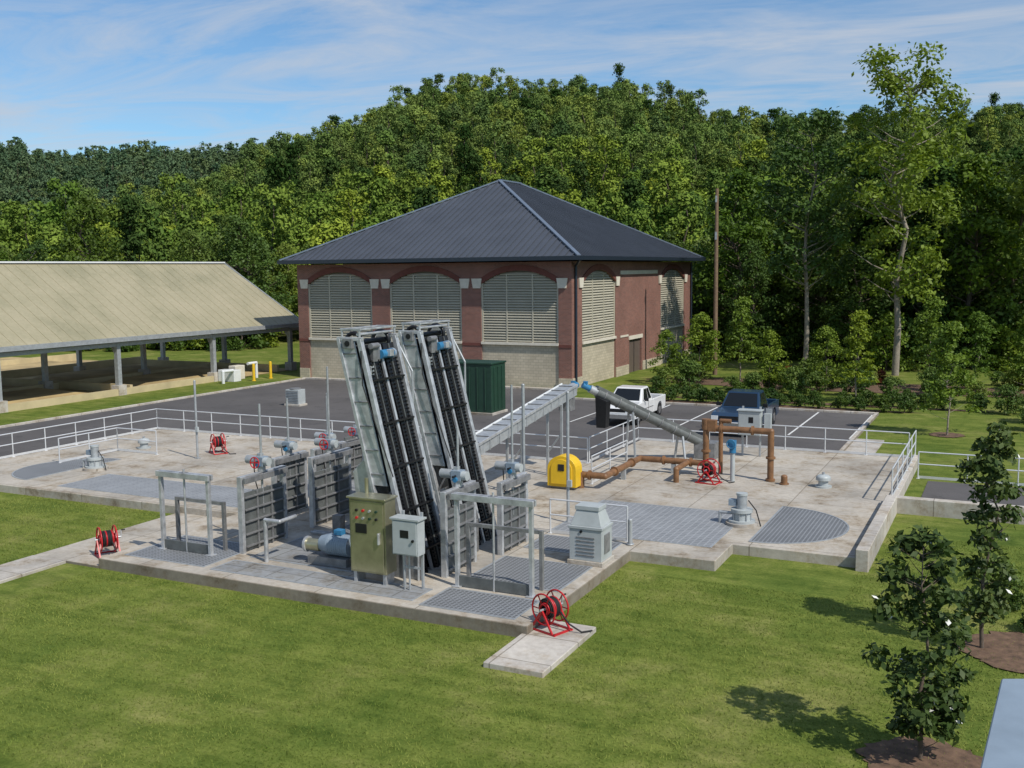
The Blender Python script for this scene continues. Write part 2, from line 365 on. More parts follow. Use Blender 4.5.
# ------------------------------------------------------------------ railings
def railing(pts,z=DZ,h=1.07,name='metal_railing'):
    b=G()
    for p,q in zip(pts[:-1],pts[1:]):
        p=Vector((*p,z));q=Vector((*q,z));L=(q-p).length;n=max(1,round(L/1.8))
        for i in range(n+1):
            c=p+(q-p)*i/n; b.cyl(c,c+Vector((0,0,h)),.026,'alu',8); b.cbox((c.x,c.y,z+.01),(.12,.12,.02),'alu')
        for hh in (h,h*.55): b.cyl(p+Vector((0,0,hh)),q+Vector((0,0,hh)),.026,'alu',8)
        b.beam(p+Vector((0,0,.07)),q+Vector((0,0,.07)),.015,.1,'alu')
    b.finish(name)
railing([(-30.2,8.5),(-30.2,18.8),(-6.1,18.8)])
railing([(-6.1,19),(-6.1,25.2),(5.9,25.2)]); railing([(6.15,25.2),(6.15,16.2)],.42)
railing([(6.5,22.4),(26,22.4)],0.0)
railing([(-4.4,15.0),(-4.4,18.9)]); railing([(-27,10.0),(-27,13.2),(-24.6,13.2)]); railing([(-2.9,7.8),(-.4,7.8)])

# ------------------------------------------------------------------ bar screens
def bar_screen(yc):
    root=empty('mechanical_bar_screen')
    y0,y1=yc-.85,yc+.85; xb,xt=-4.85,-6.5; zt=6.6; zb=-.1; D=.66
    X=lambda z:xb+(xt-xb)*(z-zb)/(zt-zb)
    b=G()
    for y in (y0,y1):
        b.prism([(X(2.7),2.7),(X(2.7)+D*.72,2.7),(X(zt)+D*.72,zt),(X(zt),zt)],y-.02,y+.02,'y','steel')
        for dx_,wd in ((0,.10),(D,.13)):
            b.beam((X(zb)+dx_,y,zb),(X(zt)+dx_,y,zt),wd,.14,'steel',(0,1,0))
        for k in range(6):
            z=3.0+k*.64; b.beam((X(z)+.05,y-.03,z),(X(z)+D*.7,y-.03,z+.02),.035,.04,'steel_d')
        for k in range(3):
            z=.3+k*.8; b.beam((X(z),y,z),(X(z+.8)+D,y,z+.8),.05,.05,'steel_d',(0,1,0)); b.beam((X(z),y,z),(X(z)+D,y,z),.05,.05,'steel',(0,1,0))
        b.beam((X(zt)-.05,y,zt),(X(zt)+D+.1,y,zt),.1,.1,'steel')
    b.finish('side_frames',root,.008)
    b=G()
    a=Vector((X(zb)+D*.7,yc,zb));c=Vector((X(zt)+D*.7,yc,zt-.2))
    b.beam(a,c,1.6,.05,'dark',(1,0,0))
    for s_,w_ in ((-.45,.52),(.45,.52)):
        b.beam((X(zb)+D-.02,yc+s_,zb),(X(zt)+D-.02,yc+s_,zt-.2),w_,.09,'dark',(1,0,0))
    for s_ in (-.45,.45):
        b.beam((X(zb)+D+.045,yc+s_,zb),(X(zt)+D+.045,yc+s_,zt-.2),.03,.03,'gate',(1,0,0))
    b.beam((X(zb)+D+.03,yc,zb),(X(zt)+D+.03,yc,zt-.2),.09,.06,'steel',(1,0,0))
    for k in range(58):
        z=.3+k*.1
        for s_ in (-.62,-.28,.28,.62): b.cbox((X(z)+D+.04,yc+s_,z),(.05,.06,.05),'dark')
    for k in range(5):
        z=.9+k*1.15; b.beam((X(z)+D+.07,yc-.76,z),(X(z)+D+.07,yc+.76,z),.06,.05,'dark')
    b.finish('chains_and_rakes',root)
    b=G(); x=X(zt)
    b.cyl((x+D*.5,y0-.12,zt-.12),(x+D*.5,y1+.12,zt-.12),.08,'dark'); b.cyl((x+D*.9,y0,zt+.12),(x+D*.9,y1,zt+.12),.04,'steel')
    for y in (y0+.2,y1-.2): b.torus((x+D*.5,y,zt-.12),.26,.06,(0,1,0),'dark')
    for y in (y0,y1):
        b.beam((x+.1,y,zt),(x+.1,y,zt+.25),.05,.05,'steel'); b.beam((x+D,y,zt),(x+D,y,zt+.25),.05,.05,'steel')
        b.beam((x+.05,y,zt+.25),(x+D+.05,y,zt+.25),.06,.06,'steel')
        b.cbox((x+D*.5,y+(-.06 if y<yc else .06),zt-.12),(.3,.1,.26),'steel_d')
    b.beam((x+.1,y0,zt+.25),(x+.1,y1,zt+.25),.05,.05,'steel'); b.beam((x+D,y0,zt+.25),(x+D,y1,zt+.25),.05,.05,'steel')
    b.cbox((x+D+.05,yc-.35,zt-.45),(.3,.32,.36),'steel_d'); b.cyl((x+D+.2,yc-.2,zt-.45),(x+D+.2,yc+.35,zt-.45),.12,'cyan',14)
    b.cyl((x+D+.2,yc+.35,zt-.45),(x+D+.2,yc+.43,zt-.45),.14,'bluegrey',14); b.cbox((x+D+.34,yc+.1,zt-.42),(.12,.2,.18),'steel')
    b.cbox((x+D+.12,yc-.6,zt-.85),(.2,.16,.25),'galv'); b.cyl((x+D+.2,yc-.65,zt-.2),(x+D+.2,yc-.3,zt-.2),.08,'steel_d',12)
    b.path([(x+D+.1,y0-.1,zt-.3),(x+D+.15,y0-.14,zt-1.2),(X(3)+D+.15,y0-.14,3.0)],.02,'blk',6)
    b.finish('drive_head',root,.008)
    b=G()
    b.hexa([(X(2.0)-.75,y0+.1,1.9),(X(2.0)-.1,y0+.1,1.9),(X(2.0)-.1,y1-.1,1.9),(X(2.0)-.75,y1-.1,1.9)],
           [(X(3.4)-.5,y0+.05,3.0),(X(3.4)-.02,y0+.05,3.5),(X(3.4)-.02,y1-.05,3.5),(X(3.4)-.5,y1-.05,3.0)],'steel')
    b.beam((X(1.9)-.65,y0+.15,.3),(X(1.9)-.65,y0+.15,1.9),.08,.08,'steel'); b.beam((X(1.9)-.65,y1-.15,.3),(X(1.9)-.65,y1-.15,1.9),.08,.08,'steel')
    b.box(X(1)-.3,X(1)+D+.5,y0-.12,y0-.04,.3,1.25,'steel_d')
    for k in range(4): b.beam((X(1)-.3+k*.45,y0-.16,.3),(X(1)-.3+k*.45,y0-.16,1.25),.05,.05,'steel')
    b.path([(X(5)+D+.1,y1+.1,.3),(X(5)+D+.1,y1+.1,5.6),(X(5)+D-.3,y1+.1,6.3)],.03,'galv',8)
    b.finish('discharge_chute',root,.01)
bar_screen(2.95); bar_screen(6.0)

# ------------------------------------------------------------------ gates
def actuator(b,x,y,z,wheel=True):
    b.cyl((x,y,z),(x,y,z+.18),.12,'steel'); b.cbox((x,y,z+.3),(.3,.28,.28),'bluegrey')
    b.cyl((x-.16,y,z+.32),(x-.52,y,z+.32),.13,'galv',12); b.cyl((x+.14,y-.02,z+.3),(x+.30,y-.02,z+.3),.13,'greyp',12)
    b.cyl((x,y-.13,z+.3),(x,y-.3,z+.3),.03,'dark',8)
    if wheel:
        b.torus((x,y-.3,z+.3),.16,.02,(0,1,0),'red',18,6)
        b.beam((x-.15,y-.3,z+.3),(x+.15,y-.3,z+.3),.025,.025,'red'); b.beam((x,y-.3,z+.15),(x,y-.3,z+.45),.025,.025,'red')
    b.cbox((x+.05,y+.2,z+.3),(.2,.16,.2),'steel_d'); b.cbox((x-.05,y+.02,z+.48),(.14,.14,.1),'galv'); b.cyl((x,y-.14,z+.2),(x,y-.2,z+.2),.07,'cyan',10)
    b.path([(x-.3,y,z+.2),(x-.32,y+.1,z-.4),(x-.15,y+.3,z-1.5)],.018,'blk',6)
def slide_gate(x,y0,y1,h=2.3,stem=2.0,plate=True,wheel=True):
    b=G(); z=DZ
    for y in (y0,y1): b.box(x-.08,x+.08,y-.06,y+.06,z-.2,z+h,'steel')
    b.box(x-.07,x+.07,y0+.06,y1-.06,z+h-.16,z+h-.002,'steel'); b.box(x+.12,x+.2,y0-.02,y1+.02,z+h-.2,z+h-.03,'steel_d')
    if plate:
        b.box(x-.03,x+.03,y0+.06,y1-.06,z+.05,z+1.75,'gate')
        for k in range(5): b.box(x+.03,x+.11,y0+.08,y1-.08,z+.15+k*.36,z+.2+k*.36,'steel_d')
        for k in range(1,3):
            yy=y0+(y1-y0)*k/3; b.box(x+.031,x+.09,yy-.03,yy+.03,z+.05,z+1.75,'steel_d')
            b.box(x-.10,x-.031,yy-.03,yy+.03,z+.05,z+1.75,'steel_d')
    ym=(y0+y1)/2
    b.cyl((x,ym,z+1.0),(x,ym,z+h),.035,'steel',8)
    actuator(b,x,ym,z+h,wheel)
    b.cyl((x,ym,z+h+.4),(x,ym,z+h+.4+stem),.035,'galv',8)
    b.finish('slide_gate',bevel=.006)
slide_gate(-10.1,2.1,4.0,2.25,1.6); slide_gate(-10.1,5.4,7.4,2.25,2.4); slide_gate(-10.1,8.4,10.2,2.2,1.9)
slide_gate(-7.9,5.3,7.3,1.9,1.4,wheel=False); slide_gate(-7.2,8.6,10.4,2.1,2.8,wheel=False); slide_gate(-3.2,5.0,6.6,2.1,2.3,wheel=False)
slide_gate(-12.6,8.8,10.6,1.8,1.4); slide_gate(-13.2,11.5,13.2,1.6,1.7)
slide_gate(-11.4,11.5,13.0,1.7,1.2); slide_gate(-9.2,12,13.6,1.8,1.5)
slide_gate(-12.0,5.9,7.5,2.0,1.5,wheel=False); slide_gate(-8.8,8.6,10.2,2.1,2.2); slide_gate(-3.6,2.5,4.1,2.3,1.2,wheel=False)
def frame_gate(x0,x1,y,h=2.35,mid=1):
    b=G(); z=DZ
    for x in (x0,x1): b.box(x-.05,x+.05,y-.06,y+.06,z,z+h-.16,'steel'); b.cbox((x,y,z+.02),(.25,.25,.03),'steel')
    b.box(x0-.1,x1+.1,y-.11,y-.03,z+h-.16,z+h,'steel'); b.box(x0-.1,x1+.1,y+.03,y+.11,z+h-.16,z+h,'steel')
    xm=(x0+x1)/2; b.cyl((xm,y,z),(xm,y,z+h+.1),.03,'steel',8); b.cbox((xm,y,z+h-.05),(.2,.2,.12),'steel_d')
    for x in (x0,x1): b.box(x-.05,x+.05,y+.55,y+.65,z,z+h-.9,'steel_d')
    b.box(x0+.05,x1-.05,y+.56,y+.64,z+h-1.0,z+h-.9,'steel_d'); b.box(x0+.05,x1-.05,y-.02,y+.02,z+.02,z+.3,'gate')
    b.finish('stop_gate_frame',bevel=.006)
frame_gate(-12.6,-10.8,1.55); frame_gate(-2.9,-.8,1.95,2.45)
def post(x,y,h,name='instrument_post'):
    b=G(); b.cyl((x,y,DZ),(x,y,DZ+h),.05,'galv',10); b.cbox((x,y,DZ+.02),(.2,.2,.03),'galv'); b.sph((x,y,DZ+h),.055,'galv'); b.cbox((x+.08,y-.06,DZ+1.3),(.14,.1,.22),'greyp'); b.finish(name)
post(-22.2,13.2,3.4); post(-16.5,15,2.9); post(-8.8,11.2,4.6); post(-13.5,16,3.3); post(-3.6,7.4,4.6); post(-2.9,9.2,4.2)
b=G()
for y in (4.65,4.8): b.path([(-9.6,y,DZ+.08),(-5.6,y,DZ+.08),(-5.6,y,1.6)],.04,'galv',8)
b.path([(-8.9,1.7,DZ),(-8.9,1.7,1.5),(-8.4,1.7,1.5),(-8.4,2.4,1.5)],.06,'steel',8); b.path([(-6.0,1.8,DZ),(-6,1.8,1.9),(-5.4,1.8,1.9)],.035,'galv',8)
for x in (-8.6,-7.7,-6.8): b.cbox((x,4.72,DZ+.35),(.3,.25,.7),'steel_d')
b.finish('conduit_run')

# ------------------------------------------------------------------ cabinets
b=G(); z=DZ
b.box(-5.65,-4.55,1.15,1.65,z+.3,z+2.25,'olive'); b.box(-5.6,-4.6,1.12,1.15,z+.35,z+2.2,'olive')
for x in (-5.55,-4.65): b.box(x-.05,x+.05,1.2,1.6,z,z+.3,'steel')
b.box(-5.7,-4.5,1.08,1.7,z+2.25,z+2.3,'olive')
for i in range(4):
    for j in range(2): b.cyl((-5.4+i*.2,1.13,z+1.95-j*.2),(-5.4+i*.2,1.08,z+1.95-j*.2),.035,['dark','red','galv','green_box'][(i+j)%4],10)
b.box(-5.45,-5.1,1.105,1.12,z+1.35,z+1.6,'dark'); b.box(-4.75,-4.7,1.05,1.12,z+1.1,z+1.4,'steel')
b.cyl((-5.4,1.6,z+2.3),(-5.4,1.6,z+2.7),.05,'olive'); b.finish('control_cabinet',bevel=.01)
b=G()
b.box(-4.25,-3.5,1.0,1.35,z+.95,z+1.85,'greyp'); b.box(-4.22,-3.53,.975,1.0,z+.98,z+1.82,'greyp'); b.box(-4.3,-3.45,.96,1.38,z+1.85,z+1.9,'greyp')
for x in (-4.15,-3.6): b.box(x-.03,x+.03,1.36,1.42,z,z+2.0,'galv')
b.box(-4.0,-3.75,.968,.976,z+1.4,z+1.6,'dark'); b.cyl((-3.62,.93,z+1.35),(-3.62,.975,z+1.35),.035,'dark'); b.box(-4.12,-3.63,1.37,1.41,z+.5,z+.56,'galv')
b.cyl((-4,1.15,z),(-4,1.15,z+.95),.025,'galv',8); b.cyl((-3.85,1.15,z),(-3.85,1.15,z+.95),.025,'galv',8)
b.finish('electrical_enclosure',bevel=.01)
b=G()
b.box(-1.15,-.1,5.0,5.9,z,z+.12,'conc_light'); b.box(-1.1,-.15,5.05,5.85,z+.12,z+1.0,'greyp')
b.box(-1.13,-.12,5.02,5.88,z+1.0,z+1.08,'greyp')
b.hexa([(-1.08,5.08,z+1.08),(-.17,5.08,z+1.08),(-.17,5.82,z+1.08),(-1.08,5.82,z+1.08)],[(-.95,5.2,z+1.5),(-.3,5.2,z+1.5),(-.3,5.7,z+1.5),(-.95,5.7,z+1.5)],'greyp')
b.box(-.98,-.27,5.17,5.73,z+1.5,z+1.62,'greyp')
for k in range(6): b.box(-.9,-.35,5.03,5.048,z+.25+k*.1,z+.29+k*.1,'steel_d')
b.box(-.148,-.13,5.25,5.65,z+.3,z+.85,'steel_d'); b.cyl((-.75,5.04,z+.93),(-.75,5.02,z+.93),.04,'dark')
b.finish('exhaust_fan_unit',bevel=.02)
b=G(); X0,Y0=-7.1,2.35
b.cbox((X0,Y0,z+.12),(1.3,.6,.24),'steel_d'); b.cyl((X0-.05,Y0,z+.55),(X0+.65,Y0,z+.55),.3,'bluegrey',16); b.cyl((X0-.35,Y0,z+.55),(X0-.05,Y0,z+.55),.22,'bluegrey',16,.3)
for k in range(9): b.torus((X0+.02+k*.07,Y0,z+.55),.3,.012,(1,0,0),'bluegrey',18,4)
b.cyl((X0-.75,Y0-.1,z+.5),(X0-.35,Y0-.1,z+.5),.17,'olive',14); b.cyl((X0-.82,Y0-.1,z+.5),(X0-.75,Y0-.1,z+.5),.22,'steel',14)
b.cbox((X0+.25,Y0,z+.92),(.25,.22,.14),'cyan'); b.path([(X0+.6,Y0,z+.6),(X0+1.1,Y0,z+.6),(X0+1.1,Y0,z+1.8)],.07,'steel'); b.finish('pump_motor',bevel=.006)
b=G(); pts=[(-5.65,z+.1),(-4.5,z+.1)]+[(-5.075+.575*math.cos(t),z+.75+.5*math.sin(t)) for t in np.linspace(0,math.pi,14)]
b.prism(pts,13.7,14.3,'y','yellow'); pts2=[(-5.5,z+.2),(-4.65,z+.2)]+[(-5.075+.42*math.cos(t),z+.75+.38*math.sin(t)) for t in np.linspace(0,math.pi,14)]
b.prism(pts2,13.66,13.7,'y','yellow'); b.box(-5.55,-4.6,13.8,14.2,z,z+.1,'steel_d'); b.box(-5.2,-4.95,13.64,13.66,z+.7,z+.95,'blk'); b.finish('yellow_equipment_cover',bevel=.03)
# ------------------------------------------------------------------ conveyors
b=G(); p=Vector((-6.5,7.6,2.2)); q=Vector((-6.3,17.4,3.55))
b.beam(p,q,.62,.42,'galv'); b.beam(p+Vector((-.34,0,.2)),q+Vector((-.34,0,.2)),.06,.1,'whitep'); b.beam(p+Vector((.34,0,.2)),q+Vector((.34,0,.2)),.06,.1,'steel')
d=q-p
for k in range(14):
    c=p+d*(k+.5)/14; b.beam(c+Vector((.32,0,-.22)),c+Vector((.32,0,.24)),.06,.03,'galv',(0,1,0)); b.beam(c+Vector((-.36,0,.23)),c+Vector((.36,0,.23)),.06,.03,'steel_d')
for t in (.15,.5,.85):
    c=p+d*t
    for s_ in (-.3,.3): b.beam((c.x+s_,c.y,DZ),(c.x+s_,c.y,c.z-.2),.09,.09,'galv')
    b.beam((c.x-.3,c.y,1.2),(c.x+.3,c.y,2.0),.06,.06,'galv')
b.cyl(q,q+Vector((0,.35,.05)),.2,'galv',14); b.cyl(q+Vector((0,.35,.05)),q+Vector((0,.7,.12)),.13,'cyan',14); b.cbox(q+Vector((-.05,.5,.24)),(.16,.16,.12),'cyan')
b.cbox(q+Vector((.0,-.3,-.5)),(.5,.5,.6),'steel_d')
b.finish('screenings_conveyor',bevel=.006)
b=G(); p=Vector((-5.6,18.6,3.35)); q=Vector((-1.9,22.0,.85)); d=(q-p)
b.cyl(p,q,.21,'gate',16); b.beam(p+Vector((0,0,.2)),q+Vector((0,0,.2)),.34,.14,'gate')
for k in range(8):
    c=p+d*(k+.5)/8; b.torus(c,.22,.03,d,'steel_d',18,5)
dn=d.normalized(); b.cyl(p-dn*.35,p,.17,'galv',14); b.cyl(p-dn*.7,p-dn*.35,.12,'cyan',14); b.cbox(p-dn*.55+Vector((0,0,.16)),(.16,.16,.12),'cyan')
b.hexa([(-5.55,18.4,1.9),(-5.15,18.4,1.9),(-5.15,18.8,1.9),(-5.55,18.8,1.9)],[(-5.6,18.4,3.2),(-5.1,18.4,3.0),(-5.1,18.9,3.0),(-5.6,18.9,3.2)],'dark')
for t in (.3,.75):
    c=p+d*t
    for s_ in (-.25,.25): b.beam((c.x+s_*1.3,c.y-s_*1.3,DZ),(c.x+s_*.6,c.y-s_*.6,c.z-.15),.08,.08,'galv')
b.cbox((-1.9,22.0,.65),(.9,.9,.7),'steel_d'); b.finish('grit_screw_conveyor',bevel=.006)

# ------------------------------------------------------------------ brown pipework
b=G(); pz=DZ+.5; R=.12
def flange(c,ax,r=R): b.cyl(Vector(c)-Vector(ax)*.04,Vector(c)+Vector(ax)*.04,r*1.5,'brownpipe',14)
b.path([(-4.6,14.3,pz),(-3.6,14.3,pz),(-3.6,18.2,pz),(-.9,18.2,pz),(-.9,18.2,2.2),(1.6,18.2,2.2),(1.6,18.2,DZ)],R,'brownpipe',14)
for c,a in (((-3.6,15.3,pz),(0,1,0)),((-3.6,17.2,pz),(0,1,0)),((-2.6,18.2,pz),(1,0,0)),((-1.5,18.2,pz),(1,0,0)),((-.9,18.2,1.3),(0,0,1)),((-.3,18.2,2.2),(1,0,0)),((.9,18.2,2.2),(1,0,0)),((1.6,18.2,1.2),(0,0,1)),((1.6,18.2,DZ+.05),(0,0,1)),((-4.2,14.3,pz),(1,0,0))): flange(c,a)
b.cyl((-.9,18.2,2.15),(-.9,18.2,2.55),.17,'brownpipe',14); b.path([(-.5,18.9,DZ),(-.5,18.9,2.4),(-.1,18.9,2.4)],.09,'brownpipe'); b.cbox((-.65,18.2,2.3),(.3,.3,.45),'brownpipe')
b.path([(-1.6,18.2,pz),(-1.6,16.6,pz),(-1.6,16.6,DZ)],R*.9,'brownpipe'); b.cyl((-4.6,14.3,DZ),(-4.6,14.3,pz+.1),.18,'brownpipe',14)
for x,y in ((-3.6,16.3),(-2.2,18.2)): b.box(x-.08,x+.08,y-.08,y+.08,DZ,pz-R,'galv')
b.cyl((.3,17.6,DZ),(.3,17.6,1.4),.09,'greyp',12); b.cyl((.3,17.6,1.4),(.3,17.6,1.7),.13,'cyan',12); b.cbox((.3,17.48,1.78),(.28,.25,.24),'cyan'); b.torus((.3,17.3,1.78),.16,.02,(0,1,0),'cyan')
b.finish('brown_process_piping')

def hose_reel(x,y,z,rz):
    b=G()
    for s_ in (-.22,.22):
        b.torus((s_,0,.52),.36,.022,(1,0,0),'red',28,6)
        b.torus((s_,0,.52),.12,.02,(1,0,0),'red',16,6)
        for k in range(6):
            a=k*math.pi/3; b.beam((s_,.1*math.cos(a),.52+.1*math.sin(a)),(s_,.35*math.cos(a),.52+.35*math.sin(a)),.025,.02,'red')
        b.beam((s_*1.3,-.35,.0),(s_*1.3,0,.52),.04,.04,'red'); b.beam((s_*1.3,.35,.0),(s_*1.3,0,.52),.04,.04,'red')
        b.beam((s_*1.3,-.42,.02),(s_*1.3,.42,.02),.05,.04,'red')
    for y_ in (-.38,.38): b.beam((-.3,y_,.02),(.3,y_,.02),.05,.04,'red')
    b.cyl((-.35,0,.52),(.4,0,.52),.03,'steel',8)
    for L,R_ in ((0,.13),(1,.18),(2,.225)):
        for k in range(9-L): b.torus((-.17+.043*k+L*.02,0,.52),R_,.023,(1,0,0),['blk','red'][(k+L)%4==0],20,5)
    b.path([(.1,-.22,.45),(.15,-.45,.2),(.3,-.7,.03),(.55,-.8,.03)],.02,'blk',6)
    b.beam((.4,0,.52),(.4,0,.72),.03,.03,'steel'); b.cyl((.4,0,.72),(.52,0,.72),.02,'blk',6)
    b.finish('hose_reel',loc=(x,y,z),rz=rz)
hose_reel(-14.2,.9,.07,rad(60)); hose_reel(-22.3,14.6,DZ,rad(60)); hose_reel(-.45,17.0,DZ,rad(80)); hose_reel(.35,.5,.12,rad(70))

def grit_drive(x,y):
    b=G(); z=DZ
    b.cyl((x,y,z),(x,y,z+.1),.5,'conc_light',24); b.cyl((x,y,z+.1),(x,y,z+.17),.42,'greyp',24); b.cyl((x,y,z+.17),(x,y,z+.42),.28,'greyp',20); b.cyl((x,y,z+.42),(x,y,z+.52),.34,'greyp',20)
    for k in range(8):
        a=k*math.pi/4; b.beam((x+.28*math.cos(a),y+.28*math.sin(a),z+.17),(x+.28*math.cos(a),y+.28*math.sin(a),z+.42),.03,.08,'galv')
    b.cyl((x,y,z+.52),(x,y,z+.95),.16,'galv',16); b.cyl((x,y,z+.95),(x,y,z+1.02),.18,'greyp',16); b.cbox((x-.28,y,z+.7),(.25,.2,.2),'bluegrey')
    b.path([(x-.25,y,z+.35),(x-.7,y,z+.35),(x-.7,y,z)],.05,'galv',8); b.path([(x+.2,y,z+.8),(x+.45,y,z+.5),(x+.6,y,z)],.02,'blk',6); b.finish('grit_paddle_drive')
grit_drive(2.2,11.2); grit_drive(-24.4,9.6)
def vent(x,y,s=1,mat='whitep'):
    b=G(); z=DZ
    b.cyl((x,y,z),(x,y,z+.06),.34*s,mat,18); b.cyl((x,y,z+.06),(x,y,z+.3*s),.2*s,mat,18); b.cyl((x,y,z+.3*s),(x,y,z+.4*s),.3*s,mat,18); b.sph((x,y,z+.4*s),.3*s,mat,(1,1,.45)); b.cyl((x,y,z+.5*s),(x,y,z+.62*s),.05,'galv',8); b.finish('roof_vent_cap')
vent(3.6,17.9,.9,'greyp'); vent(-26.4,14.2,.9,'greyp')
def bollard(x,y,h,r,mat,z=0.0):
    b=G(); b.cyl((x,y,z),(x,y,z+h),r,mat,14); b.sph((x,y,z+h),r,mat,(1,1,.6)); b.torus((x,y,z+.03),r*1.3,.03,(0,0,1),mat,16,5); b.finish('bollard')
bollard(-.2,7.5,.75,.07,'galv',DZ); bollard(2.2,17.8,.3,.12,'brownpipe',DZ); bollard(-43,41.5,1.3,.11,'yellow'); bollard(-43,43.5,1.3,.11,'yellow')
b=G()
b.box(-.75,.2,22.7,23.1,1.25,2.3,'greyp'); b.box(-.72,.17,22.67,22.7,1.28,2.27,'greyp'); b.box(-.8,.25,22.62,23.15,2.3,2.35,'greyp')
for x in (-.65,.1): b.box(x-.04,x+.04,23.1,23.18,DZ,2.45,'galv')
b.box(.32,.6,22.85,23.05,1.5,2.2,'greyp'); b.box(.35,.6,23.05,23.1,1.3,2.4,'galv'); b.box(-.3,-.1,22.66,22.67,1.8,2.05,'dark'); b.finish('electrical_enclosure',bevel=.012)

# ------------------------------------------------------------------ building
bld=empty('brick_building'); bx0,bx1,by0,by1=-41.4,-17.9,45.2,74.3; WH=8.9
def archz(t,zs,rise,half):
    R=(half*half+rise*rise)/(2*rise); return zs+rise-R+math.sqrt(max(0,R*R-t*t))
def wall_with_bays(b,axis,f,sgn,a0,a1,bays,door=None):
    pax='y' if axis=='x' else 'x'
    th=.5
    def pr(pts,o0,o1,mat):
        e0,e1=sorted((f+sgn*o0,f+sgn*o1)); b.prism(pts,e0,e1,pax,mat)
    cur=a0
    for (c0,c1) in bays:
        pr([(cur,0),(c0,0),(c0,WH),(cur,WH)],-th,0,'brick')
        c=(c0+c1)/2;h=(c1-c0)/2
        arc=[(c+t,archz(t,7.35,.95,h)) for t in np.linspace(-h,h,17)]
        pr(arc+[(c1,WH),(c0,WH)],-th,0,'brick')
        arc2=[(c+t,archz(t,7.35,.95,h)+.42) for t in np.linspace(h,-h,17)]
        pr(arc+arc2,0,.06,'brick_dark')
        for e in (c0-.3,c1+.3): pr([(e-.30,7.05),(e+.30,7.05),(e+.42,7.75),(e-.42,7.75)],0,.1,'cream')
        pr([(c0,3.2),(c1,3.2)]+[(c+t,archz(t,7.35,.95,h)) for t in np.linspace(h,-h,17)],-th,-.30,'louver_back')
        z=3.3
        while z<8.2:
            if z<=7.35: hw=h
            else:
                R=(h*h+.95**2)/(1.9); dz=z-(7.35+.95-R); hw=math.sqrt(max(0,R*R-dz*dz))
            hw-=.08
            if hw>.3:
                A=(c-hw,c+hw); o_in,o_out=-.26,-.10; vs=[]
                for a in A:
                    for (o,zz) in ((o_in,z+.13),(o_out,z),(o_out,z-.05),(o_in,z+.08)):
                        vs.append((a,f+sgn*o,zz) if axis=='x' else (f+sgn*o,a,zz))
                b.add(vs,[(0,1,2,3),(7,6,5,4),(0,4,5,1),(1,5,6,2),(2,6,7,3),(3,7,4,0)],'louver')
            z+=.19
        for k in (1,2):
            a=c0+(c1-c0)*k/3; pr([(a-.05,3.2),(a+.05,3.2),(a+.05,8.0),(a-.05,8.0)],-.25,-.09,'louver')
        for a in (c0+.07,c1-.07): pr([(a-.07,3.2),(a+.07,3.2),(a+.07,7.4),(a-.07,7.4)],-.27,-.06,'louver')
        pr([(c0,3.02),(c1,3.02),(c1,3.2),(c0,3.2)],-.45,.08,'cream')
        pr([(c0,.0),(c1,.0),(c1,3.02),(c0,3.02)],-.45,-.12,'block')
        cur=c1
    if door:
        d0,d1=door
        pr([(cur,0),(d0,0),(d0,WH),(cur,WH)],-th,0,'brick'); pr([(d0,2.7),(d1,2.7),(d1,WH),(d0,WH)],-th,0,'brick')
        pr([(d0,0),(d1,0),(d1,2.7),(d0,2.7)],-th,-.15,'door'); pr([(d0-.15,2.7),(d1+.15,2.7),(d1+.15,3.0),(d0-.15,3.0)],0,.06,'cream')
        cm=(d0+d1)/2; pr([(cm-.03,0),(cm+.03,0),(cm+.03,2.7),(cm-.03,2.7)],-.15,-.12,'dark'); cur=d1
    return cur,pr
b=G()
cur,pr=wall_with_bays(b,'x',by0,-1,bx0,bx1,[(-40.4,-34.4),(-32.8,-26.6),(-25.0,-18.9)]); pr([(cur,0),(bx1,0),(bx1,WH),(cur,WH)],-.5,0,'brick')
for a0,a1 in ((bx0,-40.4),(-34.4,-32.8),(-26.6,-25.0),(-18.9,bx1)):
    pr([(a0+.02,0),(a1-.02,0),(a1-.02,.75),(a0+.02,.75)],0,.07,'block'); pr([(a0+.01,2.9),(a1-.01,2.9),(a1-.01,3.1),(a0+.01,3.1)],0,.04,'brick_dark')
cur,pr=wall_with_bays(b,'y',bx1,1,by0+.5,by1,[(47.1,53.9)],(57,60))
c2=cur
pr([(c2,0),(64.9,0),(64.9,WH),(c2,WH)],-.5,0,'brick')
cur2,_=wall_with_bays(b,'y',bx1,1,64.9,by1,[(65.0,72.0)]); pr([(72.0,0),(by1,0),(by1,WH),(72.0,WH)],-.5,0,'brick')
for a0,a1 in ((by0,47.1),(53.9,57-.2),(60.2,65.0),(72.0,by1)): pr([(a0+.02,0),(a1-.02,0),(a1-.02,.75),(a0+.02,.75)],0,.07,'block')
pr([(54.9,7.9),(64.0,7.9),(64.0,8.2),(54.9,8.2)],0,.05,'cream'); pr([(54.9,3.0),(56.7,3.0),(56.7,3.15),(54.9,3.15)],0,.05,'cream')
b.box(bx0,bx0+.5,by0+.5,by1,0,WH,'brick'); b.box(bx0+.5,bx1-.5,by1-.5,by1,0,WH,'brick')
b.finish('walls',bld)
b=G(); o=.95; e0x,e1x,e0y,e1y=bx0-o,bx1+o,by0-o,by1+o; ez=9.2; rz_=15.75; xm=(e0x+e1x)/2; r0,r1=57.6,61.6
C=[(e0x,e0y,ez),(e1x,e0y,ez),(e1x,e1y,ez),(e0x,e1y,ez)]; A0=(xm,r0,rz_);A1=(xm,r1,rz_)
for f in ([C[0],C[1],A0],[C[1],C[2],A1,A0],[C[2],C[3],A1],[C[3],C[0],A0,A1]): b.poly(f,'roofmetal')
def seam(p,q): b.beam(p,q,.07,.10,'roofmetal')
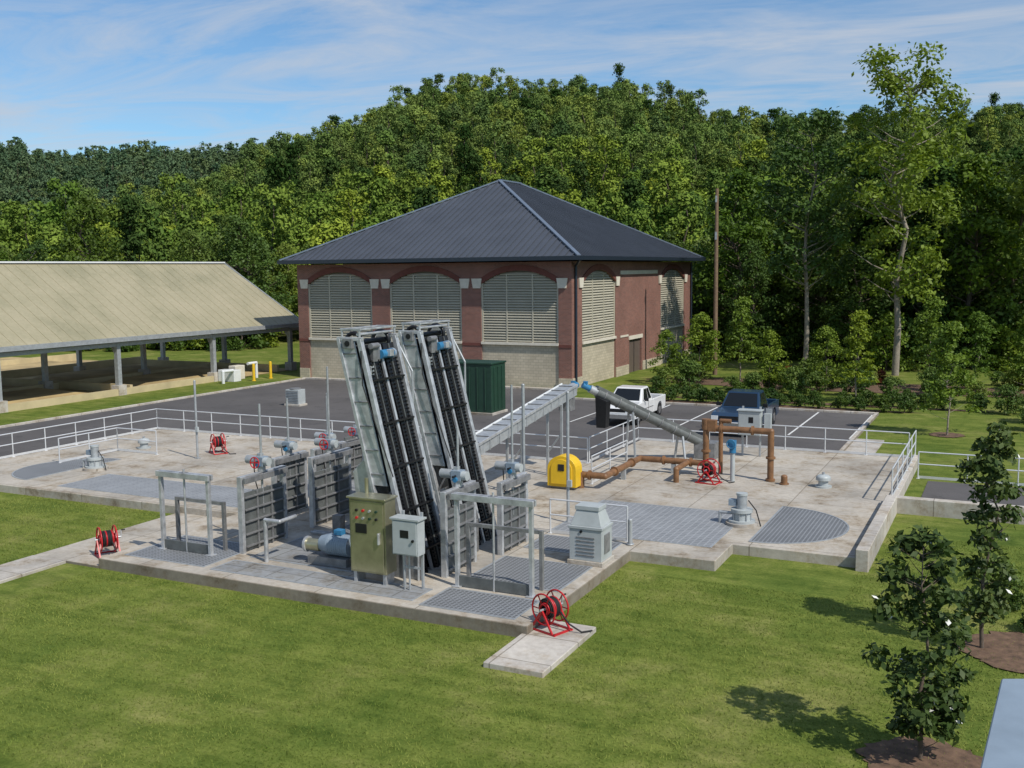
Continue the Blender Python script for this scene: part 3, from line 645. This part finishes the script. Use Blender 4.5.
half=(e1x-e0x)/2
nx=int((e1x-e0x)/.55)
for k in range(1,nx):
    x=e0x+(e1x-e0x)*k/nx; u=1-abs(x-xm)/half
    for (ye,yr) in ((e0y,r0),(e1y,r1)): seam((x,ye,ez+.03),(x,ye+(yr-ye)*u,ez+(rz_-ez)*u+.03))
ny=int((e1y-e0y)/.55)
for k in range(1,ny):
    y=e0y+(e1y-e0y)*k/ny
    u=min(1,(y-e0y)/(r0-e0y),(e1y-y)/(e1y-r1))
    for xe in (e0x,e1x): seam((xe,y,ez+.03),(xe+(xm-xe)*u,y,ez+(rz_-ez)*u+.03))
b.finish('roof',bld)
b=G()
for c,a in ((C[0],A0),(C[1],A0),(C[2],A1),(C[3],A1)): b.beam(Vector(c)+Vector((0,0,.08)),Vector(a)+Vector((0,0,.08)),.28,.10,'roofcap')
b.beam(Vector(A0)+Vector((0,0,.1)),Vector(A1)+Vector((0,0,.1)),.3,.12,'roofcap')
b.finish('hip_caps',bld)
b=G()
b.box(e0x-.12,e1x+.12,e0y-.14,e0y-.002,ez-.22,ez+.06,'fascia'); b.box(e0x-.12,e1x+.12,e1y+.002,e1y+.14,ez-.22,ez+.06,'fascia')
b.box(e1x+.002,e1x+.14,e0y,e1y,ez-.22,ez+.06,'fascia'); b.box(e0x-.14,e0x-.002,e0y,e1y,ez-.22,ez+.06,'fascia')
b.box(e0x,e1x,e0y,e1y,ez-.2,ez-.13,'fascia')
b.cyl((bx1+.12,by0+.5,0),(bx1+.12,by0+.5,8.6),.09,'fascia',10); b.cyl((bx1+.12,by0+.5,8.6),(e1x,e0y+.2,ez-.2),.09,'fascia',10); b.cyl((bx1+.12,73.9,0),(bx1+.12,73.9,8.9),.09,'fascia',10)
b.finish('gutters_and_soffit',bld)

# ------------------------------------------------------------------ canopy over drying beds
can=empty('drying_bed_canopy'); b=G()
ex,rx,ox=-45.4,-53.2,-61; yE=51; yS=-40; ze,zr=4.0,9.2
b.hexa([(ex,yS,ze-.12),(ex,yE,ze-.12),(rx,yE-1.0,zr-.12),(rx,yS,zr-.12)],[(ex,yS,ze),(ex,yE,ze),(rx,yE-1.0,zr),(rx,yS,zr)],'canroof')
b.hexa([(ox,yS,ze-.12),(ox,yE,ze-.12),(rx-.003,yE-1.0,zr-.12),(rx-.003,yS,zr-.12)],[(ox,yS,ze),(ox,yE,ze),(rx-.003,yE-1.0,zr),(rx-.003,yS,zr)],'canroof')
y=yE-.6
while y>-20:
    b.beam((ex,y,ze+.01),(rx,y,zr+.01),.03,.03,'canroof'); y-=.9
b.finish('roof',can)
b=G(); b.box(rx-.25,rx+.25,yS,yE-1,zr-.02,zr+.10,'whitep'); b.box(ex-.02,ex+.10,yS,yE,ze-.28,ze+.03,'galv')
b.beam((ex+.02,yE+.03,ze-.1),(rx,yE-.97,zr-.05),.1,.25,'galv'); b.beam((ox,yE+.03,ze-.1),(rx,yE-.97,zr-.05),.1,.25,'galv')
y=yE-1.3
while y>-20:
    for xx in (ex-.5,rx,ox+.5):
        b.box(xx-.16,xx+.16,y-.16,y+.16,0,ze-.4 if xx!=rx else zr-.5,'galv')
        b.cbox((xx,y,.35),(.7,.7,.7),'conc_light')
    b.beam((ex-.5,y,ze-.35),(rx,y,zr-.5),.18,.4,'galv'); b.beam((ox+.5,y,ze-.35),(rx,y,zr-.5),.18,.4,'galv'); b.beam((ex-.5,y,2.6),(ex-1.6,y,ze+.3),.1,.12,'galv')
    y-=9.4
for k in range(1,6):
    t=k/6; b.beam((ex+(rx-ex)*t,yS,ze+(zr-ze)*t-.2),(ex+(rx-ex)*t,yE-.5,ze+(zr-ze)*t-.2),.1,.14,'galv')
b.box(ex-.62,ex-.38,yS,yE,ze-.62,ze-.36,'galv')
b.finish('frame',can)
flat('drying_bed_soil',[(-100,-40),(-45.8,-40),(-45.8,50.5),(-82,50.5)],.03,'soil')
b=G()
b.box(-45.9,-45.6,-30,40,0,.45,'tanwall')
for y in (-16,0,16,32,48): b.box(-61,-45.9,y-.12,y+.12,0,.6,'tanwall')
b.box(-53.4,-53.0,-30,50,0,.5,'tanwall'); b.box(-63.2,-63,-30,50,0,.7,'tanwall'); b.box(-72.2,-72,-30,50,0,.7,'tanwall'); b.finish('drying_bed_walls')
# sludge windrows: sloped soil mounds inside the beds
b=G()
for x0 in (-49.5,-57.2,-67.5):
    for y0 in (-14,2,18,34): b.hexa([(x0-2.8,y0+.5,.031),(x0+2.8,y0+.5,.031),(x0+2.8,y0+12.5,.031),(x0-2.8,y0+12.5,.031)],[(x0-2.2,y0+1.6,.42),(x0+1.2,y0+1.6,.30),(x0+1.2,y0+11,.34),(x0-2.2,y0+11,.48)],'soil')
b.finish('sludge_windrows')
b=G()
b.box(-45.5,-43.9,40.3,41.1,0,.9,'whitep'); b.box(-45.5,-44.8,41.5,42.6,0,1.1,'cream'); b.path([(-44,39.2,0),(-44,39.2,.9),(-44,40.3,.9)],.12,'whitep'); b.path([(-44.5,43.6,0),(-44.5,43.6,1.2),(-44.5,42.6,1.2)],.12,'whitep'); b.finish('white_valve_station',bevel=.03)

b=G(); gx0,gx1,gy0,gy1=-20.2,-17.2,31.6,33.4
b.box(gx0,gx1,gy0,gy1,.15,2.95,'green_box'); b.box(gx0-.1,gx1+.1,gy0-.1,gy1+.1,0,.15,'conc_light'); b.box(gx0-.06,gx1+.06,gy0-.06,gy1+.06,2.95,3.05,'green_box')
for k in range(1,6): b.box(gx0+k*.52-.03,gx0+k*.52+.03,gy0-.05,gy0,.3,2.8,'green_box')
for k in range(3): b.box(gx1,gx1+.05,gy0+.3+k*.5,gy0+.36+k*.5,.3,2.8,'green_box')
b.box(gx0+1.2,gx0+1.35,gy0-.08,gy0-.05,1.3,1.6,'steel'); b.finish('green_transformer_box',bevel=.02)
b=G(); b.box(-31.3,-30.1,30.5,31.3,.02,.15,'conc_light'); b.box(-31.2,-30.2,30.55,31.25,.15,1.05,'greyp'); b.cyl((-30.7,30.9,1.05),(-30.7,30.9,1.12),.36,'steel_d',18)
for k in range(8): b.box(-31.15,-30.25,30.53,30.55,.22+k*.1,.26+k*.1,'steel_d')
b.finish('air_conditioner_unit',bevel=.02)
b=G(); b.cyl((-11.3,58.4,0),(-11.3,58.4,14.4),.19,'wood',12,.13); b.cbox((-11.3,58.2,13.6),(.12,.1,.5),'galv')
b.beam((-11.3,58.25,10.5),(-11.3,58.25,11.1),.15,.1,'galv'); b.finish('utility_pole')
b=G(); z=5.2; pts=[to_local(2.75,5.85),to_local(3.78,7.65),to_local(9,7.55),to_local(9,5)]
q=[(*p,z) for p in pts]
b.hexa([(a,c,z-.07) for a,c,_ in q],q,'bluegrey'); cx=sum(a for a,_,_ in q)/4; cy=sum(c for _,c,_ in q)/4
b.hexa([(cx+(a-cx)*.7,cy+(c-cy)*.7,0) for a,c,_ in q],[(cx+(a-cx)*.7,cy+(c-cy)*.7,z-.07) for a,c,_ in q],'block'); b.finish('low_metal_roof_wing',bevel=.01)

# ------------------------------------------------------------------ pickup trucks
def pickup(x,y,col,s=1.0):
    root=empty('pickup_truck',(x,y,.02)); root.scale=(s,s,s)
    def arch(c,r=.44): return [(c+r*math.cos(t),.36+r*math.sin(t)) for t in np.linspace(math.pi,0,10)]
    b=G(); W=.95
    prof=[(-2.62,.38)]+arch(-1.75)+[(.62,.36),(.62,1.06),(-1.25,1.10),(-2.35,1.02),(-2.62,.9),(-2.7,.7)]
    b.prism(prof,-W,W,'x',col)
    prof2=[(.62,.36)]+arch(1.65)+[(2.62,.42),(2.66,1.08),(.625,1.08)]
    for s_ in (-1,1):
        e=sorted((s_*W,s_*(W-.1))); b.prism(prof2,e[0],e[1],'x',col)
    b.box(-W+.1,W-.1,.63,.7,.5,1.05,col); b.box(-W+.1,W-.1,2.56,2.64,.5,1.08,col); b.box(-W+.1,W-.1,.7,2.56,.5,.6,'dark')
    bt=[(-.88,-1.2,1.08),(.88,-1.2,1.08),(.9,.58,1.06),(-.9,.58,1.06)]; tp=[(-.7,-.5,1.74),(.7,-.5,1.74),(.7,.36,1.76),(-.7,.36,1.76)]
    b.hexa(bt,tp,col)
    b.finish('body',root,.03)
    b=G()
    def pane(a0,a1,b0,b1,u0,u1,v0,v1,off=.012):
        a0,a1,b0,b1=map(Vector,(a0,a1,b0,b1))
        nrm=(a1-a0).cross(b0-a0).normalized()*off
        L=lambda u,v:(a0.lerp(a1,u)).lerp(b0.lerp(b1,u),v)+nrm
        b.poly([L(u0,v0),L(u1,v0),L(u1,v1),L(u0,v1)],'glass')
    pane(bt[0],bt[1],tp[0],tp[1],.06,.94,.1,.9)
    pane(bt[1],bt[2],tp[1],tp[2],.2,.60,.12,.88); pane(bt[1],bt[2],tp[1],tp[2],.64,.9,.12,.88)
    pane(bt[3],bt[0],tp[3],tp[0],.4,.8,.12,.88); pane(bt[3],bt[0],tp[3],tp[0],.1,.36,.12,.88)
    pane(bt[2],bt[3],tp[2],tp[3],.1,.9,.15,.85)
    b.finish('windows',root)
    b=G()
    for cy in (-1.75,1.65):
        for s_ in (-1,1):
            b.cyl((s_*.70,cy,.36),(s_*.93,cy,.36),.36,'blk',22); b.cyl((s_*.93,cy,.36),(s_*.945,cy,.36),.2,'chrome',14)
    b.finish('wheels',root)
    b=G()
    b.box(-.9,.9,-2.8,-2.66,.42,.62,'chrome'); b.box(-.9,.9,2.66,2.8,.45,.62,'chrome'); b.box(-.55,.55,-2.69,-2.64,.68,.9,'dark')
    for s_ in (-1,1):
        b.cbox((s_*.75,-2.665,.8),(.3,.06,.2),'whitep'); b.cbox((s_*.87,2.65,.85),(.13,.06,.32),'lampred'); b.cbox((s_*1.05,-.85,1.2),(.2,.1,.16),'dark')
        b.box(*sorted((s_*.951,s_*.957)),-.95,.55,.7,.73,'dark'); b.box(*sorted((s_*.951,s_*.957)),-.25,-.22,.45,1.04,'dark')
    b.finish('trim',root,.01)
pickup(-9.2,33.2,'car_white',1.06); pickup(-2.7,32.4,'car_blue',1.14)

# ------------------------------------------------------------------ vegetation
def leaf_quads(cent,nrm,size,r):
    n=len(cent); nrm=nrm/np.linalg.norm(nrm,axis=1,keepdims=True)
    a=r.normal(size=(n,3)); a-= (a*nrm).sum(1,keepdims=True)*nrm; a/=np.linalg.norm(a,axis=1,keepdims=True)+1e-9
    b_=np.cross(nrm,a); s=(size*r.uniform(.6,1.3,size=(n,1)))
    v=np.stack([cent-a*s,cent+b_*s*.55,cent+a*s,cent-b_*s*.55],1).reshape(-1,3)
    f=np.arange(4*n).reshape(n,4); return v,f
def limb(p,q,r0,r1,seg=6):
    p=np.array(p,float);q=np.array(q,float);d=q-p;d/=np.linalg.norm(d)+1e-9
    u=np.array([0,0,1.]) if abs(d[2])<.9 else np.array([1.,0,0]); a=np.cross(d,u);a/=np.linalg.norm(a);b_=np.cross(d,a)
    t=np.arange(seg)*2*math.pi/seg; ring=np.outer(np.cos(t),a)+np.outer(np.sin(t),b_)
    v=np.vstack([p+ring*r0,q+ring*r1]); i=np.arange(seg); f=np.stack([i,(i+1)%seg,seg+(i+1)%seg,seg+i],1); return v,f
def tree_mesh(name,h,cr,c0,nclump,nleaf,lsize,leaf,bark='bark',shape='round',seed=1,tr=None,flowers=0,clumpr=None,lean=0,limbs=True):
    r=np.random.default_rng(seed); V=[];F=[];MI=[];off=0
    def push(v,f,m):
        nonlocal off
        V.append(v);F.append(f+off);MI.append(np.full(len(f),m));off+=len(v)
    tr=tr or h*.016+.03
    pts=[np.array([0,0,-.3])]; nseg=6
    for k in range(1,nseg+1): pts.append(np.array([r.normal()*h*.012*k*.5+lean*k/nseg,r.normal()*h*.012*k*.5,h*.93*k/nseg]))
    for k in range(nseg): push(*limb(pts[k],pts[k+1],tr*(1-k/nseg*.85),tr*(1-(k+1)/nseg*.85),7),1)
    def trunk(z):
        t=np.clip(z/(h*.93)*nseg,0,nseg-1e-3);k=int(t);return pts[k]+(pts[k+1]-pts[k])*(t-k)
    C=[];R=[]
    for i in range(nclump):
        u=r.uniform(0,1) ; z=c0+(h-c0)*u
        if shape=='round': env=math.sin(math.pi*min(1,(.12+.88*u)**.75))**.6 if u<.97 else .2
        elif shape=='cone': env=max(.06,(1-u))
        elif shape=='tall': env=.40+.6*math.sin(math.pi*(.12+.85*u))
        else: env=.9*math.sin(math.pi*(.1+.85*u))**.5
        env=max(env,.1)
        a=r.uniform(0,2*math.pi); rr=cr*env*math.sqrt(r.uniform(.12,1.0))*r.uniform(.8,1.18)
        c=trunk(z)+np.array([rr*math.cos(a),rr*math.sin(a),0]); c[2]=z
        cl=(clumpr or cr*.33)*r.uniform(.5,1.35); C.append(c);R.append(cl)
        b0=trunk(max(c0*.8,z-rr*.55)); mid=(b0+c)/2+np.array([0,0,-rr*.06])
        if limbs and (i%2==0 or nclump<60):
            push(*limb(b0,mid,tr*.25,tr*.14,5),1); push(*limb(mid,c,tr*.14,tr*.04,5),1)
    C=np.array(C);R=np.array(R)
    w_=R**2/np.sum(R**2); ids=r.choice(nclump,size=nleaf,p=w_)
    d=r.normal(size=(nleaf,3)); d/=np.linalg.norm(d,axis=1,keepdims=True); d[:,2]=np.where(d[:,2]<-.5,-d[:,2],d[:,2])
    rad_=R[ids,None]*(r.uniform(.1,1.2,size=(nleaf,1))**.6); sc=np.array([1.1,1.1,.85])
    if shape=='cone': sc=np.array([1.25,1.25,.45])
    cent=C[ids]+d*rad_*sc+r.normal(size=(nleaf,3))*R[ids,None]*.12; nrm=d*.7+np.array([0,0,.4])+r.normal(size=(nleaf,3))*.55
    v,f=leaf_quads(cent,nrm,lsize,r); push(v,f,0)
    mats=[M[leaf],M[bark]]
    if flowers:
        k=r.choice(nleaf,flowers); v,f=leaf_quads(cent[k]+d[k]*.05,nrm[k],lsize*.8,r); push(v,f,2); mats.append(M['petal'])
    return npmesh(name,np.vstack(V),np.vstack(F),mats,np.concatenate(MI))
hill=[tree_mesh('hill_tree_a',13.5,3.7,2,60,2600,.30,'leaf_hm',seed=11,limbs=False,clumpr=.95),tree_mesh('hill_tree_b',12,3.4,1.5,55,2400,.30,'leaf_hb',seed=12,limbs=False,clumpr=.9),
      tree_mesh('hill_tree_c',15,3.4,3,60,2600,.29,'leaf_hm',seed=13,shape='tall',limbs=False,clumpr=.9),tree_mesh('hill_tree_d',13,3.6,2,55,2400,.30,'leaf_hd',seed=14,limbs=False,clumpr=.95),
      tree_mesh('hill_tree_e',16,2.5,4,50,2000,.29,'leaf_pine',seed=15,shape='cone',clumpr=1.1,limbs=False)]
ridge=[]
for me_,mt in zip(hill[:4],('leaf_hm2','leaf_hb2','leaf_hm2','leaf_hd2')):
    c_=me_.copy(); c_.name=me_.name+'_ridge'; c_.materials[0]=M[mt]; ridge.append(c_)  # same trees with the haze-painted leaf materials
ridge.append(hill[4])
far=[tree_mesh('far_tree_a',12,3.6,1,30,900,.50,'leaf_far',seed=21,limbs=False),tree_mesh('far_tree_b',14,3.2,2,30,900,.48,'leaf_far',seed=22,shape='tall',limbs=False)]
near=[tree_mesh('edge_tree_a',20,5.0,2.5,120,9000,.25,'leaf_mid',seed=31,clumpr=1.15),tree_mesh('edge_tree_b',18,4.6,2.2,110,8500,.25,'leaf_dark',seed=32,clumpr=1.15),
      tree_mesh('edge_tree_c',22,4.8,5,120,8500,.25,'leaf_mid',seed=33,shape='tall',bark='bark_pale',clumpr=1.1),tree_mesh('edge_tree_d',17,4.4,1.5,110,9000,.24,'leaf_bright',seed=34,clumpr=1.1),
      tree_mesh('edge_tree_e',21,3.4,4,110,7000,.25,'leaf_pine',seed=35,shape='cone',clumpr=1.0)]
forest=empty('forest')
def put(me,X,Y,s,parent,name,hz=1):
    x,y=to_local(X,Y); ob=bpy.data.objects.new(name,me); COL.objects.link(ob); ob.parent=parent
    ob.location=(x,y,float(hsurv(np.float64(X),np.float64(Y)))-.2); ob.scale=(s,s,s*hz); ob.rotation_euler[2]=random.uniform(0,6.28); return ob
def front(X):
    if X<6: return 113
    if X<20: return 104
    if X<28: return 94
    return 84
cnt=0
Y=82
while Y<378:
    sp_=4.8 if Y<115 else (5.6 if Y<180 else 5.2)
    lim=.55*Y+10
    X=-lim
    while X<lim:
        xx=X+random.uniform(-2,2); yy=Y+random.uniform(-2,2)
        if yy>front(xx) and not (yy>300 and xx<-125):
            lx,ly=to_local(xx,yy)
            if not(lx<-14 and ly<79 and lx>-64) :
                rightside=xx>26
                if yy<front(xx)+(15 if rightside else 9):
                    k=random.choices(range(5),[3,2.5,2.5,1.8,1.5] if rightside else [4,1.2,2,5,.8])[0]
                    s=random.uniform(.62,.98) if rightside else random.uniform(.46,.80)
                    put(near[k],xx,yy,s,forest,'edge_tree',random.uniform(.85,1.2))
                elif yy<205:
                    k=random.choices(range(5),[4,3,3,1.8,1.6])[0]
                    s=random.uniform(.58,1.15)*(1.15 if rightside and yy<140 else 1)
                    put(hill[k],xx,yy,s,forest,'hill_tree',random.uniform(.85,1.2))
                else:
                    k=random.choices(range(5),[4,3,3,1.8,.7])[0]
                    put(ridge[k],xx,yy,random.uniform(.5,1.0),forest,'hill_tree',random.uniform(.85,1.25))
                cnt+=1
        X+=sp_*random.uniform(.9,1.1)
    Y+=sp_*.95
Y=330
while Y<500:
    X=-.56*Y-10
    while X<-.13*Y:
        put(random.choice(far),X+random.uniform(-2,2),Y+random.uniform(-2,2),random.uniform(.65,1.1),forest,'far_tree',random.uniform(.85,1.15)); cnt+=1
        X+=5.6
    Y+=6.0
print('trees',cnt)
under=[tree_mesh('understorey_a',4.5,2.6,.3,40,3000,.2,'leaf_dark',seed=41,clumpr=.8),tree_mesh('understorey_b',5,2.4,.3,40,3000,.2,'leaf_bright',seed=42,clumpr=.8)]
for k in range(95):
    X=random.uniform(-60,62); yy=front(X)-random.uniform(-3,3)
    lx,ly=to_local(X,yy)
    if lx<-14 and ly<79 and lx>-64: continue
    put(random.choice(under),X,yy,random.uniform(.5,1.1),forest,'understorey')

def plant(me,name,x,y,s=1,z=0,hz=1):
    ob=bpy.data.objects.new(name,me); COL.objects.link(ob); ob.location=(x,y,z); ob.scale=(s,s,s*hz); ob.rotation_euler[2]=random.uniform(0,6); return ob
tall=tree_mesh('tall_tree_mesh',25.5,4.8,6.5,110,9500,.21,'leaf_bright',seed=51,shape='tall',bark='bark_pale',clumpr=1.05,tr=.30,lean=.8)
plant(tall,'tall_tree',1.6,62.6,.93)
tall2=tree_mesh('tall_tree_mesh2',21,4.2,7,80,7000,.21,'leaf_mid',seed=52,shape='tall',bark='bark_pale',clumpr=1.0,tr=.24)
plant(tall2,'tall_tree',-5.5,64.5,.95); plant(tall2,'tall_tree',12.5,68,1.0); plant(tree_mesh('tall_tree_mesh3',17,4.0,2.5,100,8500,.21,'leaf_bright',seed=53,clumpr=1.0),'tall_tree',-14.5,78.5,1.0)
sap=[tree_mesh('sapling_mesh_a',5.5,1.6,1.0,70,3800,.10,'leaf_bright',seed=61,shape='cone',bark='bark_pale',clumpr=.36,tr=.05),
     tree_mesh('sapling_mesh_b',4.6,1.4,.7,60,3600,.10,'leaf_bright',seed=62,clumpr=.38,tr=.05)]
for x,y,k,s in ((6.9,34,0,1.0),(7.6,51.7,0,.95),(1,45.5,0,1.0),(-4.9,48.5,1,.85),(-10.8,52.2,1,1.05),(-13,51,1,.8),(10.5,52,0,.9),(-1.5,50,1,.9),(4.5,55,0,1.1),(-8.5,55,0,1.1)): plant(sap[k],'sapling_tree',x,y,s)
sh=tree_mesh('shrub_mesh',.8,.5,.08,22,1100,.06,'leaf_dark',seed=71,clumpr=.2,tr=.03); shb=tree_mesh('shrub_mesh_b',1.5,.9,.1,34,2200,.08,'leaf_mid',seed=72,clumpr=.3,tr=.04); shr=tree_mesh('shrub_mesh_r',1.0,.5,.1,18,1200,.07,'leaf_red',seed=73,clumpr=.22,tr=.03)
for i in range(15): plant(sh,'shrub',-12+i*1.15+random.uniform(-.15,.15),41.6+random.uniform(-.2,.2),random.uniform(.85,1.2))
for i in range(13): plant(sh,'shrub',-10+i*1.5+random.uniform(-.2,.2),43.6+random.uniform(-.2,.2),random.uniform(.85,1.2))
for i in range(50):
    plant(random.choice([shb,shb,sh,sh]) if i%9 else shr,'shrub',random.uniform(-14,16),random.uniform(46,58),random.uniform(.6,1.2))
for x,y in ((11,37),(12.5,38.5),(10.8,40),(14,36),(13,41),(9.5,43)): plant(shb,'shrub',x,y,1.0)
for k in range(12): plant(random.choice([shb,sh]),'shrub',random.uniform(9.5,14.5),random.uniform(4.5,9),random.uniform(.5,.9))
def blob(name,cx,cy,rx_,ry_,z,mat,seed=0):
    r=random.Random(seed); b=G(); b.poly([(cx+rx_*math.cos(t)*(1+r.uniform(-.1,.1)),cy+ry_*math.sin(t)*(1+r.uniform(-.1,.1)),z) for t in np.linspace(0,2*math.pi,60)[:-1]],mat); b.finish(name)
blob('mulch_bed',0,53.5,15,3.2,.03,'mulch',1); blob('mulch_bed',6.9,34,.8,.8,.03,'mulch',2); blob('mulch_bed',-4.0,41.6,9,.6,.03,'mulch',4); blob('mulch_bed',-1.0,43.6,10,.5,.03,'mulch',8)
blob('mulch_bed',8.7,-2.6,1.1,1.0,.03,'mulch',5); blob('mulch_bed',10.7,3.7,1.9,1.3,.03,'mulch',6); blob('mulch_bed',13.6,7,2.6,1.5,.035,'mulch',7)
mag=tree_mesh('magnolia_mesh',3.9,.82,.4,95,3300,.08,'leaf_mag',seed=81,clumpr=.19,tr=.045,flowers=40,shape='ell')
plant(mag,'magnolia_tree',8.55,-2.4); mag2=tree_mesh('magnolia_mesh_b',5.0,.66,.5,85,2700,.085,'leaf_mag',seed=82,clumpr=.19,tr=.05,flowers=30,shape='ell'); plant(mag2,'magnolia_tree',9.35,3.6)

n=280000; r=np.random.default_rng(5)
gX=r.uniform(-24,17,n); gY=r.uniform(-9,13,n)
def keep(x,y):
    k=np.ones(len(x),bool)
    for a,c,d,e in ((-30.5,6.1,5.85,30),(-13.65,.05,-.05,30),(0,2.55,6.85,30),(-16.35,-13.6,-20,6),(-.2,1.3,-1.95,1.15),(2.4,6.4,8.45,30),(6,30,15.9,30)): k&=~((x>a)&(x<c)&(y>d)&(y<e))
    return k
k=keep(gX,gY); gX=gX[k];gY=gY[k];n=len(gX)
a=r.uniform(0,2*math.pi,n); hh=r.uniform(.02,.06,n); wd=.009
base=np.stack([gX,gY,np.zeros(n)],1); dr=np.stack([np.cos(a)*wd,np.sin(a)*wd,np.zeros(n)],1); tip=base+np.stack([r.normal(0,.03,n),r.normal(0,.03,n),hh],1)
v=np.stack([base-dr,base+dr,tip],1).reshape(-1,3); f=np.arange(3*n).reshape(n,3)
me=npmesh('lawn_grass_blades',v,f,[M['blade']]); COL.objects.link(bpy.data.objects.new('lawn_grass_blades',me))
